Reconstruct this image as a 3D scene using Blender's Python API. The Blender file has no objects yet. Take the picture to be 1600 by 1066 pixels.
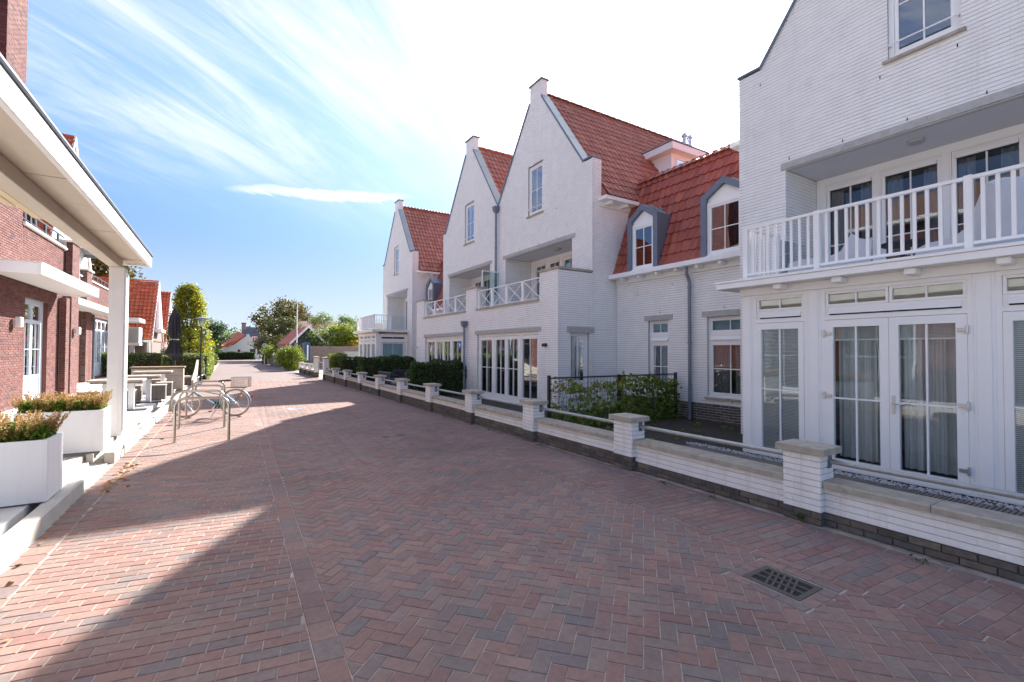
import bpy, math, random
import numpy as np
from math import sin, cos, pi, radians, sqrt, atan2
from mathutils import Vector, Matrix
random.seed(7); RNG = np.random.default_rng(7)
S = bpy.context.scene; COL = S.collection

# ---------------- camera ----------------
H_CAM = 1.72
YAW, PITCH, ROLL = radians(31.76), radians(1.15), radians(0.22)
cd = bpy.data.cameras.new('camera'); cam = bpy.data.objects.new('camera', cd); COL.objects.link(cam)
cd.sensor_width = 36; cd.lens = 36*727/1600; cd.clip_start = 0.05; cd.clip_end = 3000
fwd = Vector((sin(YAW)*cos(PITCH), cos(YAW)*cos(PITCH), sin(PITCH)))
rgt = Vector((cos(YAW), -sin(YAW), 0)); upv = rgt.cross(fwd)
r2 = rgt*cos(ROLL)+upv*sin(ROLL); u2 = upv*cos(ROLL)-rgt*sin(ROLL)
cam.matrix_world = Matrix(((r2.x,u2.x,-fwd.x,0),(r2.y,u2.y,-fwd.y,0),(r2.z,u2.z,-fwd.z,H_CAM),(0,0,0,1)))
S.camera = cam
# ---------------- sun, sky, exposure ----------------
SUN = Vector((1.06, 1.16, 1.0)).normalized()
SUN_EL = math.asin(SUN.z); SUN_AZ = atan2(SUN.x, SUN.y)
sl = bpy.data.lights.new('sun', 'SUN'); sl.energy = 2.5; sl.angle = radians(0.6); sl.color = (1, .965, .92)
so = bpy.data.objects.new('sun', sl); COL.objects.link(so)
so.rotation_euler = SUN.to_track_quat('Z', 'Y').to_euler(); so.location = (0,0,30)
W = bpy.data.worlds.new('World'); S.world = W; W.use_nodes = True
def build_world():
    nt = W.node_tree; N = nt.nodes; L = nt.links; N.clear()
    def nd(t, **k):
        n = N.new(t)
        for a, b in k.items(): setattr(n, a, b)
        return n
    def mth(op, a, b=None, c=None, clamp=False):
        n = nd('ShaderNodeMath', operation=op, use_clamp=clamp)
        for i, v in enumerate((a, b, c)):
            if v is None: continue
            if isinstance(v, (int, float)): n.inputs[i].default_value = v
            else: L.new(v, n.inputs[i])
        return n.outputs[0]
    sky = nd('ShaderNodeTexSky', sky_type='NISHITA', sun_disc=False, sun_elevation=SUN_EL, sun_rotation=SUN_AZ,
             air_density=1.0, dust_density=0.5, ozone_density=3.0)
    tc = nd('ShaderNodeTexCoord')
    nrm = nd('ShaderNodeVectorMath', operation='NORMALIZE'); L.new(tc.outputs['Generated'], nrm.inputs[0])
    sep = nd('ShaderNodeSeparateXYZ'); L.new(nrm.outputs[0], sep.inputs[0])
    x, y, z = sep.outputs
    zz = mth('ADD', mth('MAXIMUM', z, 0.0), 0.16)
    px_, py_ = mth('DIVIDE', x, zz), mth('DIVIDE', y, zz)
    # cirrus wisps stretched along one wind direction
    def rot(a, sx, sy, oz=0.0):
        c_, s_ = cos(a), sin(a)
        X = mth('MULTIPLY', mth('ADD', mth('MULTIPLY', px_, c_), mth('MULTIPLY', py_, s_)), sx)
        Y = mth('MULTIPLY', mth('SUBTRACT', mth('MULTIPLY', py_, c_), mth('MULTIPLY', px_, s_)), sy)
        cb = nd('ShaderNodeCombineXYZ'); L.new(X, cb.inputs[0]); L.new(Y, cb.inputs[1]); cb.inputs[2].default_value = oz
        return cb.outputs[0]
    def noise(v, sc, det, ro, dist=0.0):
        n = nd('ShaderNodeTexNoise'); n.inputs['Scale'].default_value = sc; n.inputs['Detail'].default_value = det
        n.inputs['Roughness'].default_value = ro; n.inputs['Distortion'].default_value = dist; L.new(v, n.inputs['Vector'])
        return n.outputs['Fac']
    def ramp(v, lo, hi):
        m = nd('ShaderNodeMapRange', interpolation_type='SMOOTHSTEP'); L.new(v, m.inputs[0])
        m.inputs[1].default_value = lo; m.inputs[2].default_value = hi
        return m.outputs[0]
    big = ramp(noise(rot(CL['ba'], .7, 1.1, CL['bz']), .8, 4, .55, .3), CL['b0'], CL['b1'])
    fine = ramp(noise(rot(CL['fa'], .55, 2.6, 1.1), 2.1, 13, .68, .5), .33, .70)
    wisps = mth('MULTIPLY', mth('MULTIPLY', big, ramp(z, .20, .40)), mth('ADD', mth('MULTIPLY', fine, .75), .12))
    # thin bright veil round the sun
    dt = nd('ShaderNodeVectorMath', operation='DOT_PRODUCT'); L.new(nrm.outputs[0], dt.inputs[0]); dt.inputs[1].default_value = Vector((SUN.x+.16, SUN.y-.14, SUN.z+.03)).normalized()
    dots = mth('MAXIMUM', dt.outputs['Value'], 0.0)
    veil = mth('ADD', ramp(mth('ADD', dots, mth('MULTIPLY', mth('SUBTRACT', fine, .5), .06)), .86, .965), 0.0)
    # one long streak low over the street: narrow band in elevation at a given bearing
    az = mth('ARCTAN2', x, y)
    el = mth('ARCSINE', z)
    da = mth('DIVIDE', mth('SUBTRACT', az, CL['saz']), .175)
    de = mth('DIVIDE', mth('SUBTRACT', mth('SUBTRACT', el, CL['sel']), mth('MULTIPLY', da, .010)), .0115)
    rr = mth('ADD', mth('POWER', mth('ABSOLUTE', da), 2.6), mth('POWER', mth('ABSOLUTE', mth('ADD', de, mth('MULTIPLY', mth('SUBTRACT', fine, .5), .9))), 2.0))
    streak = mth('MULTIPLY', mth('SUBTRACT', 1.0, ramp(rr, .2, 1.3)), mth('ADD', mth('MULTIPLY', fine, .5), .45))
    fac = mth('MAXIMUM', wisps, streak, clamp=True)
    horizon = mth('MULTIPLY', mth('SUBTRACT', 1.0, ramp(z, -.03, .24)), CL['hz'])
    cc = nd('ShaderNodeRGB'); cc.outputs[0].default_value = (1.25, 1.28, 1.32, 1)
    hs = nd('ShaderNodeHueSaturation'); hs.inputs['Saturation'].default_value = 1.02; hs.inputs['Value'].default_value = .70
    lowdim = mth('ADD', mth('MULTIPLY', ramp(z, .0, .55), CL['v1']), CL['v0']); L.new(lowdim, hs.inputs['Value'])
    tn = nd('ShaderNodeMix', data_type='RGBA', blend_type='MULTIPLY'); tn.inputs[0].default_value = 1; tn.inputs[7].default_value = (.74,.80,1.0,1); L.new(sky.outputs[0], tn.inputs[6]); L.new(tn.outputs[2], hs.inputs['Color'])
    fac2 = fac
    hc = nd('ShaderNodeMix', data_type='RGBA'); L.new(horizon, hc.inputs[0]); L.new(hs.outputs[0], hc.inputs[6]); hc.inputs[7].default_value = (.85, .99, 1.18, 1)
    mx = nd('ShaderNodeMix', data_type='RGBA'); L.new(fac2, mx.inputs[0]); L.new(hc.outputs[2], mx.inputs[6]); L.new(cc.outputs[0], mx.inputs[7])
    vv = nd('ShaderNodeMix', data_type='RGBA'); L.new(veil, vv.inputs[0]); L.new(mx.outputs[2], vv.inputs[6]); vv.inputs[7].default_value = (4.6,4.7,4.8,1)
    bg = nd('ShaderNodeBackground'); bg.inputs[1].default_value = 0.15; L.new(vv.outputs[2], bg.inputs[0])
    out = nd('ShaderNodeOutputWorld'); L.new(bg.outputs[0], out.inputs[0])
CL = dict(v0=.095, v1=.21, hz=.9, b0=.35, b1=.62, fa=.7, ba=.7, bz=11.4, saz=radians(10.0), sel=radians(17.3))
build_world()
S.view_settings.view_transform = 'Standard'; S.view_settings.look = 'None'; S.view_settings.gamma = 1
S.view_settings.use_curve_mapping = False; S.view_settings.exposure = 2.75
S.cycles.max_bounces = 8; S.cycles.transparent_max_bounces = 16; S.cycles.diffuse_bounces = 4

# ---------------- materials ----------------
MAT = {}
def mat(name, col, rough=.6, metal=0., var=.0, nscale=8., bump=0., bscale=40., col2=None, spec=.5, ramp=None, objrand=True, coat=0., emit=0., dirt=None, dirt2=None, streak=None):
    """principled with position noise; ramp = list of (pos, colour) picked by per-piece random"""
    m = bpy.data.materials.new(name); m.use_nodes = True; MAT[name] = m
    nt = m.node_tree; N = nt.nodes; L = nt.links; b = N['Principled BSDF']
    b.inputs['Roughness'].default_value = rough; b.inputs['Metallic'].default_value = metal
    b.inputs['Specular IOR Level'].default_value = spec; b.inputs['Coat Weight'].default_value = coat
    geo = N.new('ShaderNodeNewGeometry')
    def noise(sc, det=4, ro=.55):
        n = N.new('ShaderNodeTexNoise'); n.inputs['Scale'].default_value = sc; n.inputs['Detail'].default_value = det
        n.inputs['Roughness'].default_value = ro; L.new(geo.outputs['Position'], n.inputs['Vector']); return n.outputs['Fac']
    def mixc(f, a, b_, mode='MIX'):
        n = N.new('ShaderNodeMix'); n.data_type = 'RGBA'; n.blend_type = mode
        if isinstance(f, float): n.inputs[0].default_value = f
        else: L.new(f, n.inputs[0])
        for i, v in ((6, a), (7, b_)):
            if isinstance(v, tuple): n.inputs[i].default_value = (*v, 1)
            else: L.new(v, n.inputs[i])
        return n.outputs[2]
    def mr(v, a, b_, c=0., d=1.):
        n = N.new('ShaderNodeMapRange'); L.new(v, n.inputs[0])
        for i, q in enumerate((a, b_, c, d)): n.inputs[i+1].default_value = q
        return n.outputs[0]
    if ramp:
        at = N.new('ShaderNodeAttribute'); at.attribute_name = 'bt'
        oi = N.new('ShaderNodeObjectInfo')
        ad = N.new('ShaderNodeMath'); ad.operation = 'ADD'; L.new(at.outputs['Fac'], ad.inputs[0]); L.new(oi.outputs['Random'], ad.inputs[1])
        fr = N.new('ShaderNodeMath'); fr.operation = 'FRACT'; L.new(ad.outputs[0], fr.inputs[0])
        cr = N.new('ShaderNodeValToRGB'); L.new(fr.outputs[0] if objrand else at.outputs['Fac'], cr.inputs[0]); e = cr.color_ramp.elements
        cr.color_ramp.interpolation = 'LINEAR'
        while len(e) > 1: e.remove(e[0])
        e[0].position = ramp[0][0]; e[0].color = (*ramp[0][1], 1)
        for p_, c_ in ramp[1:]:
            q = e.new(p_); q.color = (*c_, 1)
        c = cr.outputs[0]
    else: c = None
    if var or col2 or c is None:
        base = c if c is not None else col
        c2 = col2 if col2 else None
        if c2: c = mixc(mr(noise(nscale), .38, .62), base, c2)
        elif var:
            f = mr(noise(nscale), .3, .7, 1-var, 1+var)
            n = N.new('ShaderNodeMix'); n.data_type = 'RGBA'; n.blend_type = 'MULTIPLY'; n.inputs[0].default_value = 1
            if isinstance(base, tuple): n.inputs[6].default_value = (*base, 1)
            else: L.new(base, n.inputs[6])
            cb = N.new('ShaderNodeCombineColor'); [L.new(f, cb.inputs[i]) for i in range(3)]
            L.new(cb.outputs[0], n.inputs[7]); c = n.outputs[2]
        else: c = base
    if dirt:   # (colour, scale, lo, hi) patches of grime
        c = mixc(mr(noise(dirt[1], 8, .65), dirt[2], dirt[3], 0., dirt[4] if len(dirt) > 4 else .8), c, dirt[0])
    if streak:   # rain streaks: noise drawn out downwards (colour, lo, hi, amount)
        vm = N.new('ShaderNodeVectorMath'); vm.operation = 'MULTIPLY'; L.new(geo.outputs['Position'], vm.inputs[0]); vm.inputs[1].default_value = (7, 7, .45)
        sn = N.new('ShaderNodeTexNoise'); sn.inputs['Scale'].default_value = 1; sn.inputs['Detail'].default_value = 7; sn.inputs['Roughness'].default_value = .7; L.new(vm.outputs[0], sn.inputs['Vector'])
        c = mixc(mr(sn.outputs['Fac'], streak[1], streak[2], 0., streak[3]), c, streak[0])
    if dirt2: c = mixc(mr(noise(dirt2[1], 5, .6), dirt2[2], dirt2[3], 0., dirt2[4]), c, dirt2[0])
    if isinstance(c, tuple): b.inputs['Base Color'].default_value = (*c, 1)
    else: L.new(c, b.inputs['Base Color'])
    if bump:
        bn = N.new('ShaderNodeBump'); bn.inputs['Strength'].default_value = bump; bn.inputs['Distance'].default_value = .01
        L.new(noise(bscale, 6, .6), bn.inputs['Height']); L.new(bn.outputs[0], b.inputs['Normal'])
    if emit:
        b.inputs['Emission Strength'].default_value = emit; b.inputs['Emission Color'].default_value = (*col, 1)
    return m
M = MAT
mat('white_brick', (.88,.865,.825), .62, streak=((.52,.49,.45), .55, .82, .28), var=.03, nscale=3, bump=.5, bscale=60, dirt=((.50,.46,.42), 2.2, .60, .80, .35))
mat('white_wall_joint', (.52,.51,.49), .8, bump=.3, bscale=60)  # joint grey darkened to paint in the shade of the recessed joints
mat('white_fence_brick', (.85,.835,.80), .65, streak=((.42,.36,.29), .50, .78, .45), var=.04, nscale=5, bump=.7, bscale=45, dirt=((.42,.36,.30), 3.5, .57, .78, .55))
mat('white_trim', (.88,.87,.84), .38, var=.015, nscale=2)
mat('cream_trim', (.76,.74,.70), .45, streak=((.50,.45,.38), .52, .8, .4), var=.03, nscale=2, dirt=((.45,.40,.33), 1.5, .6, .8, .3))
mat('seam_dark', (.20,.18,.16), .8)
mat('canopy_soffit', (.56,.47,.37), .6, var=.06, nscale=1.5, bump=.1, dirt=((.30,.23,.16), 1.2, .55, .8, .5))
mat('canopy_board', (.60,.46,.26), .55, var=.06, nscale=2)
mat('cap_stone', (.44,.39,.31), .85, var=.14, nscale=7, bump=.8, bscale=150, dirt=((.16,.13,.10), 9, .52, .75, .6))
mat('lintel_stone', (.44,.43,.40), .85, var=.12, nscale=9, bump=.5, bscale=90, dirt=((.22,.21,.20), 6, .55, .8, .5))
mat('plinth_brick', (.1,.1,.1), .85, var=.2, nscale=12, bump=.8, bscale=60, ramp=[(0,(.085,.07,.06)),(.4,(.14,.11,.09)),(.7,(.10,.095,.09)),(1,(.18,.145,.11))], dirt=((.04,.045,.03), 4, .5, .75, .6))
mat('plinth_joint', (.09,.08,.07), .9)
mat('red_brick', (.3,.1,.07), .85, var=.12, nscale=14, bump=.8, bscale=70, ramp=[(0,(0.102,0.029,0.022)),(.25,(0.160,0.049,0.037)),(.5,(0.128,0.040,0.034)),(.72,(0.192,0.072,0.057)),(.9,(0.109,0.034,0.030)),(1,(0.058,0.024,0.024))])
mat('red_joint', (.20,.15,.13), .95)
mat('paver', (.2,.1,.1), .9, spec=.2, var=.13, nscale=22, bump=.5, bscale=220,
    ramp=[(0,(0.281,0.167,0.136)),(.16,(0.306,0.182,0.147)),(.30,(0.229,0.182,0.161)),(.42,(0.273,0.163,0.133)),(.55,(0.281,0.206,0.171)),(.68,(0.259,0.147,0.122)),(.8,(0.206,0.171,0.159)),(.9,(0.332,0.206,0.161)),(1,(0.259,0.171,0.144))],
    dirt=((.30,.25,.21), 1.1, .50, .82, .38), dirt2=((.08,.07,.062), .42, .48, .76, .5))
mat('sand_joint', (.40,.34,.28), .95, var=.3, nscale=5, dirt=((.10,.08,.07), 6, .48, .7, .8))
mat('dark_joint', (.07,.06,.05), .95, var=.3, nscale=20)
mat('roof_tile', (.3,.1,.05), .55, var=.10, nscale=10, bump=.25, bscale=50, coat=.0,
    ramp=[(0,(0.342,0.106,0.059)),(.35,(0.409,0.149,0.094)),(.6,(0.320,0.095,0.055)),(.85,(0.446,0.184,0.118)),(1,(0.268,0.081,0.050))], dirt=((.16,.14,.06), 2.2, .62, .8, .5))
mat('mansard_tile', (.3,.1,.05), .4, var=.12, nscale=10, bump=.25, bscale=50, coat=.0,
    ramp=[(0,(0.300,0.057,0.028)),(.35,(0.372,0.087,0.044)),(.6,(0.269,0.051,0.028)),(.85,(0.395,0.102,0.055)),(1,(0.214,0.042,0.025))], dirt=((.14,.13,.035), 3.0, .58, .76, .7))
mat('orange_tile', (.42,.12,.06), .7, var=.15, nscale=3, ramp=[(0,(0.491,0.106,0.039)),(.5,(0.586,0.152,0.054)),(1,(0.435,0.091,0.034))])
mat('brown_tile', (.22,.12,.09), .8, var=.1, nscale=2)
mat('grey_tile', (.10,.11,.135), .6, var=.15, nscale=2)
mat('dark_void', (.015,.014,.013), .9)  # near-black that paints in the shade of slots, holes and the porches
mat('zinc_dark', (.15,.18,.23), .45, .25, var=.06, nscale=3)
mat('zinc_light', (.37,.42,.40), .5, .2, var=.08, nscale=2, dirt=((.25,.30,.24), 2, .55, .8, .5))
mat('zinc_pipe', (.20,.23,.28), .42, .4, var=.06, nscale=4)
mat('steel_rail', (.36,.37,.36), .42, .6, var=.08, nscale=14)
mat('stainless', (.40,.36,.31), .34, .9, var=.05, nscale=10)
mat('black_metal', (.02,.021,.023), .45)
mat('iron', (.10,.085,.075), .7, .3, var=.15, nscale=30, bump=.4, bscale=120)
mat('silver', (.6,.6,.62), .3, .8)
mat('room', (.10,.098,.095), .9)
mat('curtain_grey', (.66,.67,.66), .9, var=.06, nscale=3)
mat('curtain_white', (.80,.80,.78), .9, var=.06, nscale=3)
mat('curtain_dark', (.20,.20,.21), .9, var=.1, nscale=3)
mat('blind_white', (.86,.87,.87), .6)
mat('blind_beige', (.46,.40,.31), .8, var=.05, nscale=6)
mat('concrete_light', (.50,.46,.40), .85, var=.08, nscale=4, bump=.5, bscale=110, dirt=((.30,.25,.20), 3, .55, .8, .5))
mat('terrace_tile', (.60,.585,.55), .8, var=.06, nscale=3, bump=.3, bscale=120, dirt=((.38,.34,.29), 2.5, .56, .8, .4))
mat('planter_white', (.80,.80,.79), .4, streak=((.52,.49,.44), .50, .8, .35), dirt=((.45,.41,.35), 1.7, .58, .8, .35), var=.012, nscale=2)
mat('wood_grey', (.17,.145,.125), .8, var=.2, nscale=6, bump=.5, bscale=30)
mat('wood_pale', (.42,.36,.29), .75, var=.12, nscale=6, bump=.4, bscale=30)
mat('wood_brown', (.24,.15,.09), .75, var=.15, nscale=6, bump=.3, bscale=40)
mat('parasol_black', (.028,.028,.034), .85, var=.15, nscale=8)
mat('parasol_grey', (.17,.18,.20), .8)
mat('rattan', (.022,.024,.03), .6, bump=.6, bscale=90)
mat('gravel_white', (.46,.45,.43), .9)
mat('soil', (.045,.036,.026), .95, var=.3, nscale=8, bump=1, bscale=30, dirt=((.07,.08,.03), 5, .55, .75, .6))
mat('door_grey', (.52,.57,.62), .42, var=.02, nscale=2)
mat('house_cream', (.70,.72,.66), .8, var=.03, nscale=2)
mat('shed_green', (.030,.045,.042), .7, var=.1, nscale=3)
mat('trim_white_far', (.8,.8,.78), .6)
mat('wood_fence', (.20,.185,.17), .85, var=.15, nscale=3)
mat('wall_brown', (.25,.20,.175), .9, var=.12, nscale=4, bump=.4, bscale=20)
mat('box_green', (.27,.31,.28), .6)
mat('bark', (.10,.08,.06), .95, var=.2, nscale=10, bump=1, bscale=20)
mat('rubber', (.025,.024,.022), .8)
mat('tyre_tan', (.33,.25,.15), .7)
mat('bike_blue', (.13,.30,.34), .35, .2, coat=.3)
mat('saddle', (.09,.05,.04), .6)
mat('reflector_red', (.55,.02,.03), .3)
mat('reflector_amber', (.80,.36,.02), .3)
mat('banner_blue', (.03,.09,.19), .7)
mat('sticker_blue', (.03,.18,.50), .5)
mat('sticker_orange', (.75,.20,.04), .5)
mat('sign_grey', (.50,.52,.53), .5)
mat('sign_blue', (.10,.22,.36), .5)
mat('print_grey', (.42,.42,.42), .7)
mat('shade_cloth_orange', (.75,.22,.05), .8)
mat('cover_white', (.66,.66,.67), .85, var=.03, nscale=4)
mat('render_pink', (.52,.40,.35), .85, var=.08, nscale=2)
mat('leaf_dry', (.36,.19,.08), .9, var=.3, nscale=40)
def leafmat(name, cols, trans=.3):
    m = mat(name, cols[0][1], .55, ramp=cols, spec=.35, objrand=False); nt = m.node_tree; b = nt.nodes['Principled BSDF']
    t = nt.nodes.new('ShaderNodeBsdfTranslucent'); mx = nt.nodes.new('ShaderNodeMixShader'); mx.inputs[0].default_value = trans
    src = b.inputs['Base Color'].links[0].from_socket; nt.links.new(src, t.inputs[0])
    nt.links.new(b.outputs[0], mx.inputs[1]); nt.links.new(t.outputs[0], mx.inputs[2])
    nt.links.new(mx.outputs[0], nt.nodes['Material Output'].inputs[0]); return m
leafmat('leaf_hedge', [(0,(.030,.060,.014)),(.5,(.065,.12,.026)),(.85,(.12,.19,.045)),(1,(.20,.25,.07))], .3)
leafmat('leaf_hedge_light', [(0,(.06,.10,.024)),(.45,(.13,.19,.045)),(.75,(.27,.32,.12)),(1,(.52,.53,.32))], .4)
leafmat('leaf_ivy', [(0,(.06,.11,.016)),(.4,(.16,.25,.03)),(.75,(.28,.37,.045)),(.93,(.32,.25,.05)),(1,(.32,.09,.05))], .4)
leafmat('leaf_gold', [(0,(.09,.12,.014)),(.35,(.24,.27,.022)),(.7,(.42,.42,.03)),(1,(.58,.52,.04))], .4)
leafmat('leaf_bright', [(0,(.08,.12,.015)),(.5,(.20,.26,.025)),(1,(.36,.40,.05))], .4)
leafmat('leaf_willow', [(0,(.08,.13,.035)),(.5,(.16,.23,.07)),(1,(.27,.34,.11))], .4)
leafmat('leaf_oak', [(0,(.05,.06,.018)),(.4,(.11,.12,.035)),(.75,(.17,.14,.045)),(1,(.24,.17,.06))], .35)
leafmat('leaf_dark', [(0,(.03,.05,.02)),(.5,(.06,.11,.04)),(1,(.12,.17,.06))], .35)
leafmat('leaf_yellow', [(0,(.25,.24,.02)),(1,(.60,.42,.04))], .4)
leafmat('heather', [(0,(.24,.14,.05)),(.5,(.42,.25,.09)),(1,(.52,.36,.14))], .35)
leafmat('leaf_fresh', [(0,(.06,.12,.012)),(.5,(.13,.22,.02)),(1,(.22,.34,.04))], .4)
def glassmat(name, refl=1.0, tint=(.92,.95,.95)):
    m = bpy.data.materials.new(name); m.use_nodes = True; MAT[name] = m; nt = m.node_tree; N = nt.nodes; L = nt.links; N.clear()
    o = N.new('ShaderNodeOutputMaterial'); mx = N.new('ShaderNodeMixShader'); g = N.new('ShaderNodeBsdfGlossy'); t = N.new('ShaderNodeBsdfTransparent')
    g.inputs['Roughness'].default_value = .012; g.inputs[0].default_value = (.95,.97,1,1); t.inputs[0].default_value = (*tint, 1)
    f = N.new('ShaderNodeFresnel'); f.inputs[0].default_value = 1.55; a = N.new('ShaderNodeMath'); a.operation = 'MULTIPLY_ADD'; a.use_clamp = True
    L.new(f.outputs[0], a.inputs[0]); a.inputs[1].default_value = .75*refl; a.inputs[2].default_value = .015*refl
    ge = N.new('ShaderNodeNewGeometry'); n = N.new('ShaderNodeTexNoise'); n.inputs['Scale'].default_value = .9; L.new(ge.outputs['Position'], n.inputs['Vector'])
    bp = N.new('ShaderNodeBump'); bp.inputs['Strength'].default_value = .12; bp.inputs['Distance'].default_value = .02; L.new(n.outputs['Fac'], bp.inputs['Height']); L.new(bp.outputs[0], g.inputs['Normal'])
    L.new(a.outputs[0], mx.inputs[0]); L.new(t.outputs[0], mx.inputs[1]); L.new(g.outputs[0], mx.inputs[2]); L.new(mx.outputs[0], o.inputs[0])
glassmat('glass'); glassmat('glass_frost', .6, (.75,.85,.86)); glassmat('glass_sky', 4.2, (.28,.34,.42))  # glass_sky: blue tint paints in a deep sky reflection

# ---------------- helpers ----------------
def wpos(o):
    v = Vector((0,0,0))
    while o is not None: v = v+o.location; o = o.parent
    return v
def reg(o, parent=None):
    COL.objects.link(o)
    if parent is not None: o.parent = parent
    return o
def thing(name, label, cat, loc, group=None):
    o = bpy.data.objects.new(name, None); o.empty_display_size = .2; COL.objects.link(o); o.location = loc
    o['label'] = label; o['category'] = cat
    if group: o['group'] = group
    return o
class Fr:
    """local frame: s along U, n outward along N, z up"""
    def __init__(f, ox, oy, U, N): f.o = (ox, oy); f.U = U; f.N = N
    def p(f, s, n, z): return (f.o[0]+f.U[0]*s+f.N[0]*n, f.o[1]+f.U[1]*s+f.N[1]*n, z)
def street(x): return Fr(x, 0, (0,1), (-1,0))      # white row, facing the street; s = world Y
def sideY(y): return Fr(0, y, (1,0), (0,-1))       # faces towards -Y; s = world X
def lstreet(x): return Fr(x, 0, (0,1), (1,0))      # left side of the street
WORLD = Fr(0, 0, (1,0), (0,1))
class MB:
    def __init__(s, fr=WORLD): s.v = []; s.f = []; s.t = []; s.fr = fr; s.sm = False
    def add(s, vs, fs, t=None):
        b = len(s.v); p = s.fr.p; s.v += [p(*v) for v in vs]; s.f += [tuple(b+i for i in f) for f in fs]
        s.t += [t if t is not None else 0.]*len(fs)
    def raw(s, vs, fs, t=None):
        b = len(s.v); s.v += [tuple(v) for v in vs]; s.f += [tuple(b+i for i in f) for f in fs]; s.t += [t if t is not None else 0.]*len(fs)
    def box(s, a0, a1, b0, b1, z0, z1, t=None):
        s.add([(a0,b0,z0),(a1,b0,z0),(a1,b1,z0),(a0,b1,z0),(a0,b0,z1),(a1,b0,z1),(a1,b1,z1),(a0,b1,z1)],
              [(0,3,2,1),(4,5,6,7),(0,1,5,4),(1,2,6,5),(2,3,7,6),(3,0,4,7)], t)
        return s
    def cbox(s, a0, a1, b0, b1, z0, z1, c=.006, t=None):
        """box with all edges chamfered"""
        vs = []; X = (a0,a1); Y = (b0,b1); Z = (z0,z1); idx = {}
        for i in (0,1):
            for j in (0,1):
                for k in (0,1):
                    sx, sy, sz = (1-2*i)*c, (1-2*j)*c, (1-2*k)*c
                    for a, q in enumerate(((X[i], Y[j]+sy, Z[k]+sz), (X[i]+sx, Y[j], Z[k]+sz), (X[i]+sx, Y[j]+sy, Z[k]))):
                        idx[i,j,k,a] = len(vs); vs.append(q)
        fs = []
        for i in (0,1): fs.append([idx[i,0,0,0],idx[i,1,0,0],idx[i,1,1,0],idx[i,0,1,0]])
        for j in (0,1): fs.append([idx[0,j,0,1],idx[1,j,0,1],idx[1,j,1,1],idx[0,j,1,1]])
        for k in (0,1): fs.append([idx[0,0,k,2],idx[1,0,k,2],idx[1,1,k,2],idx[0,1,k,2]])
        for j in (0,1):
            for k in (0,1): fs.append([idx[0,j,k,1],idx[1,j,k,1],idx[1,j,k,2],idx[0,j,k,2]])
        for i in (0,1):
            for k in (0,1): fs.append([idx[i,0,k,0],idx[i,1,k,0],idx[i,1,k,2],idx[i,0,k,2]])
        for i in (0,1):
            for j in (0,1): fs.append([idx[i,j,0,0],idx[i,j,1,0],idx[i,j,1,1],idx[i,j,0,1]])
        for q in [(i,j,k) for i in (0,1) for j in (0,1) for k in (0,1)]: fs.append([idx[(*q,0)],idx[(*q,1)],idx[(*q,2)]])
        s.add(vs, fs, t); return s
    def prism(s, poly, b0, b1, axis='n', t=None):
        """poly in (s,z) extruded along n; or axis='z': poly in (s,n) extruded in z; axis='s': poly in (n,z) along s"""
        n = len(poly)
        if axis == 'n': A = [(p[0], b0, p[1]) for p in poly]; B = [(p[0], b1, p[1]) for p in poly]
        elif axis == 'z': A = [(p[0], p[1], b0) for p in poly]; B = [(p[0], p[1], b1) for p in poly]
        else: A = [(b0, p[0], p[1]) for p in poly]; B = [(b1, p[0], p[1]) for p in poly]
        s.add(A+B, [tuple(range(n)), tuple(range(2*n-1, n-1, -1))]+[(i, (i+1)%n, n+(i+1)%n, n+i) for i in range(n)], t); return s
    def tube(s, path, r, n=10, caps=True, t=None):
        P = [Vector(s.fr.p(*p)) for p in path]; R = r if isinstance(r, (list, tuple)) else [r]*len(P)
        vs = []; prev = None
        for i, p in enumerate(P):
            d = (P[min(i+1, len(P)-1)]-P[max(i-1, 0)]).normalized()
            if prev is None:
                a = Vector((0,0,1)) if abs(d.z) < .9 else Vector((1,0,0)); u = d.cross(a).normalized()
            else: u = (prev-d*prev.dot(d)).normalized()
            prev = u; w = d.cross(u)
            vs += [tuple(p+(u*cos(2*pi*k/n)+w*sin(2*pi*k/n))*R[i]) for k in range(n)]
        fs = [(i*n+k, i*n+(k+1)%n, (i+1)*n+(k+1)%n, (i+1)*n+k) for i in range(len(P)-1) for k in range(n)]
        if caps: fs += [tuple(range(n-1, -1, -1)), tuple((len(P)-1)*n+k for k in range(n))]
        s.raw(vs, fs, t); s.sm = True; return s
    def bar(s, p, q, w, h=None, t=None):
        """rectangular bar from p to q"""
        h = h or w; P, Q = Vector(s.fr.p(*p)), Vector(s.fr.p(*q)); d = (Q-P).normalized()
        a = Vector((0,0,1)) if abs(d.z) < .95 else Vector((1,0,0)); u = d.cross(a).normalized()*w/2; v = u.cross(d).normalized()*h/2
        vs = [P-u-v, P+u-v, P+u+v, P-u+v, Q-u-v, Q+u-v, Q+u+v, Q-u+v]
        s.raw(vs, [(0,3,2,1),(4,5,6,7),(0,1,5,4),(1,2,6,5),(2,3,7,6),(3,0,4,7)], t); return s
    def lathe(s, c, prof, n=16, sq=None, t=None):
        """profile list of (radius, z) round the vertical axis at c=(x,y)"""
        vs = []
        for r, z in prof: vs += [s.fr.p(c[0]+r*cos(2*pi*k/n), c[1]+r*sin(2*pi*k/n), z) for k in range(n)]
        m = len(prof); fs = [(i*n+k, i*n+(k+1)%n, (i+1)*n+(k+1)%n, (i+1)*n+k) for i in range(m-1) for k in range(n)]
        fs += [tuple(range(n-1, -1, -1)), tuple((m-1)*n+k for k in range(n))]
        s.raw(vs, fs, t); s.sm = True; return s
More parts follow.
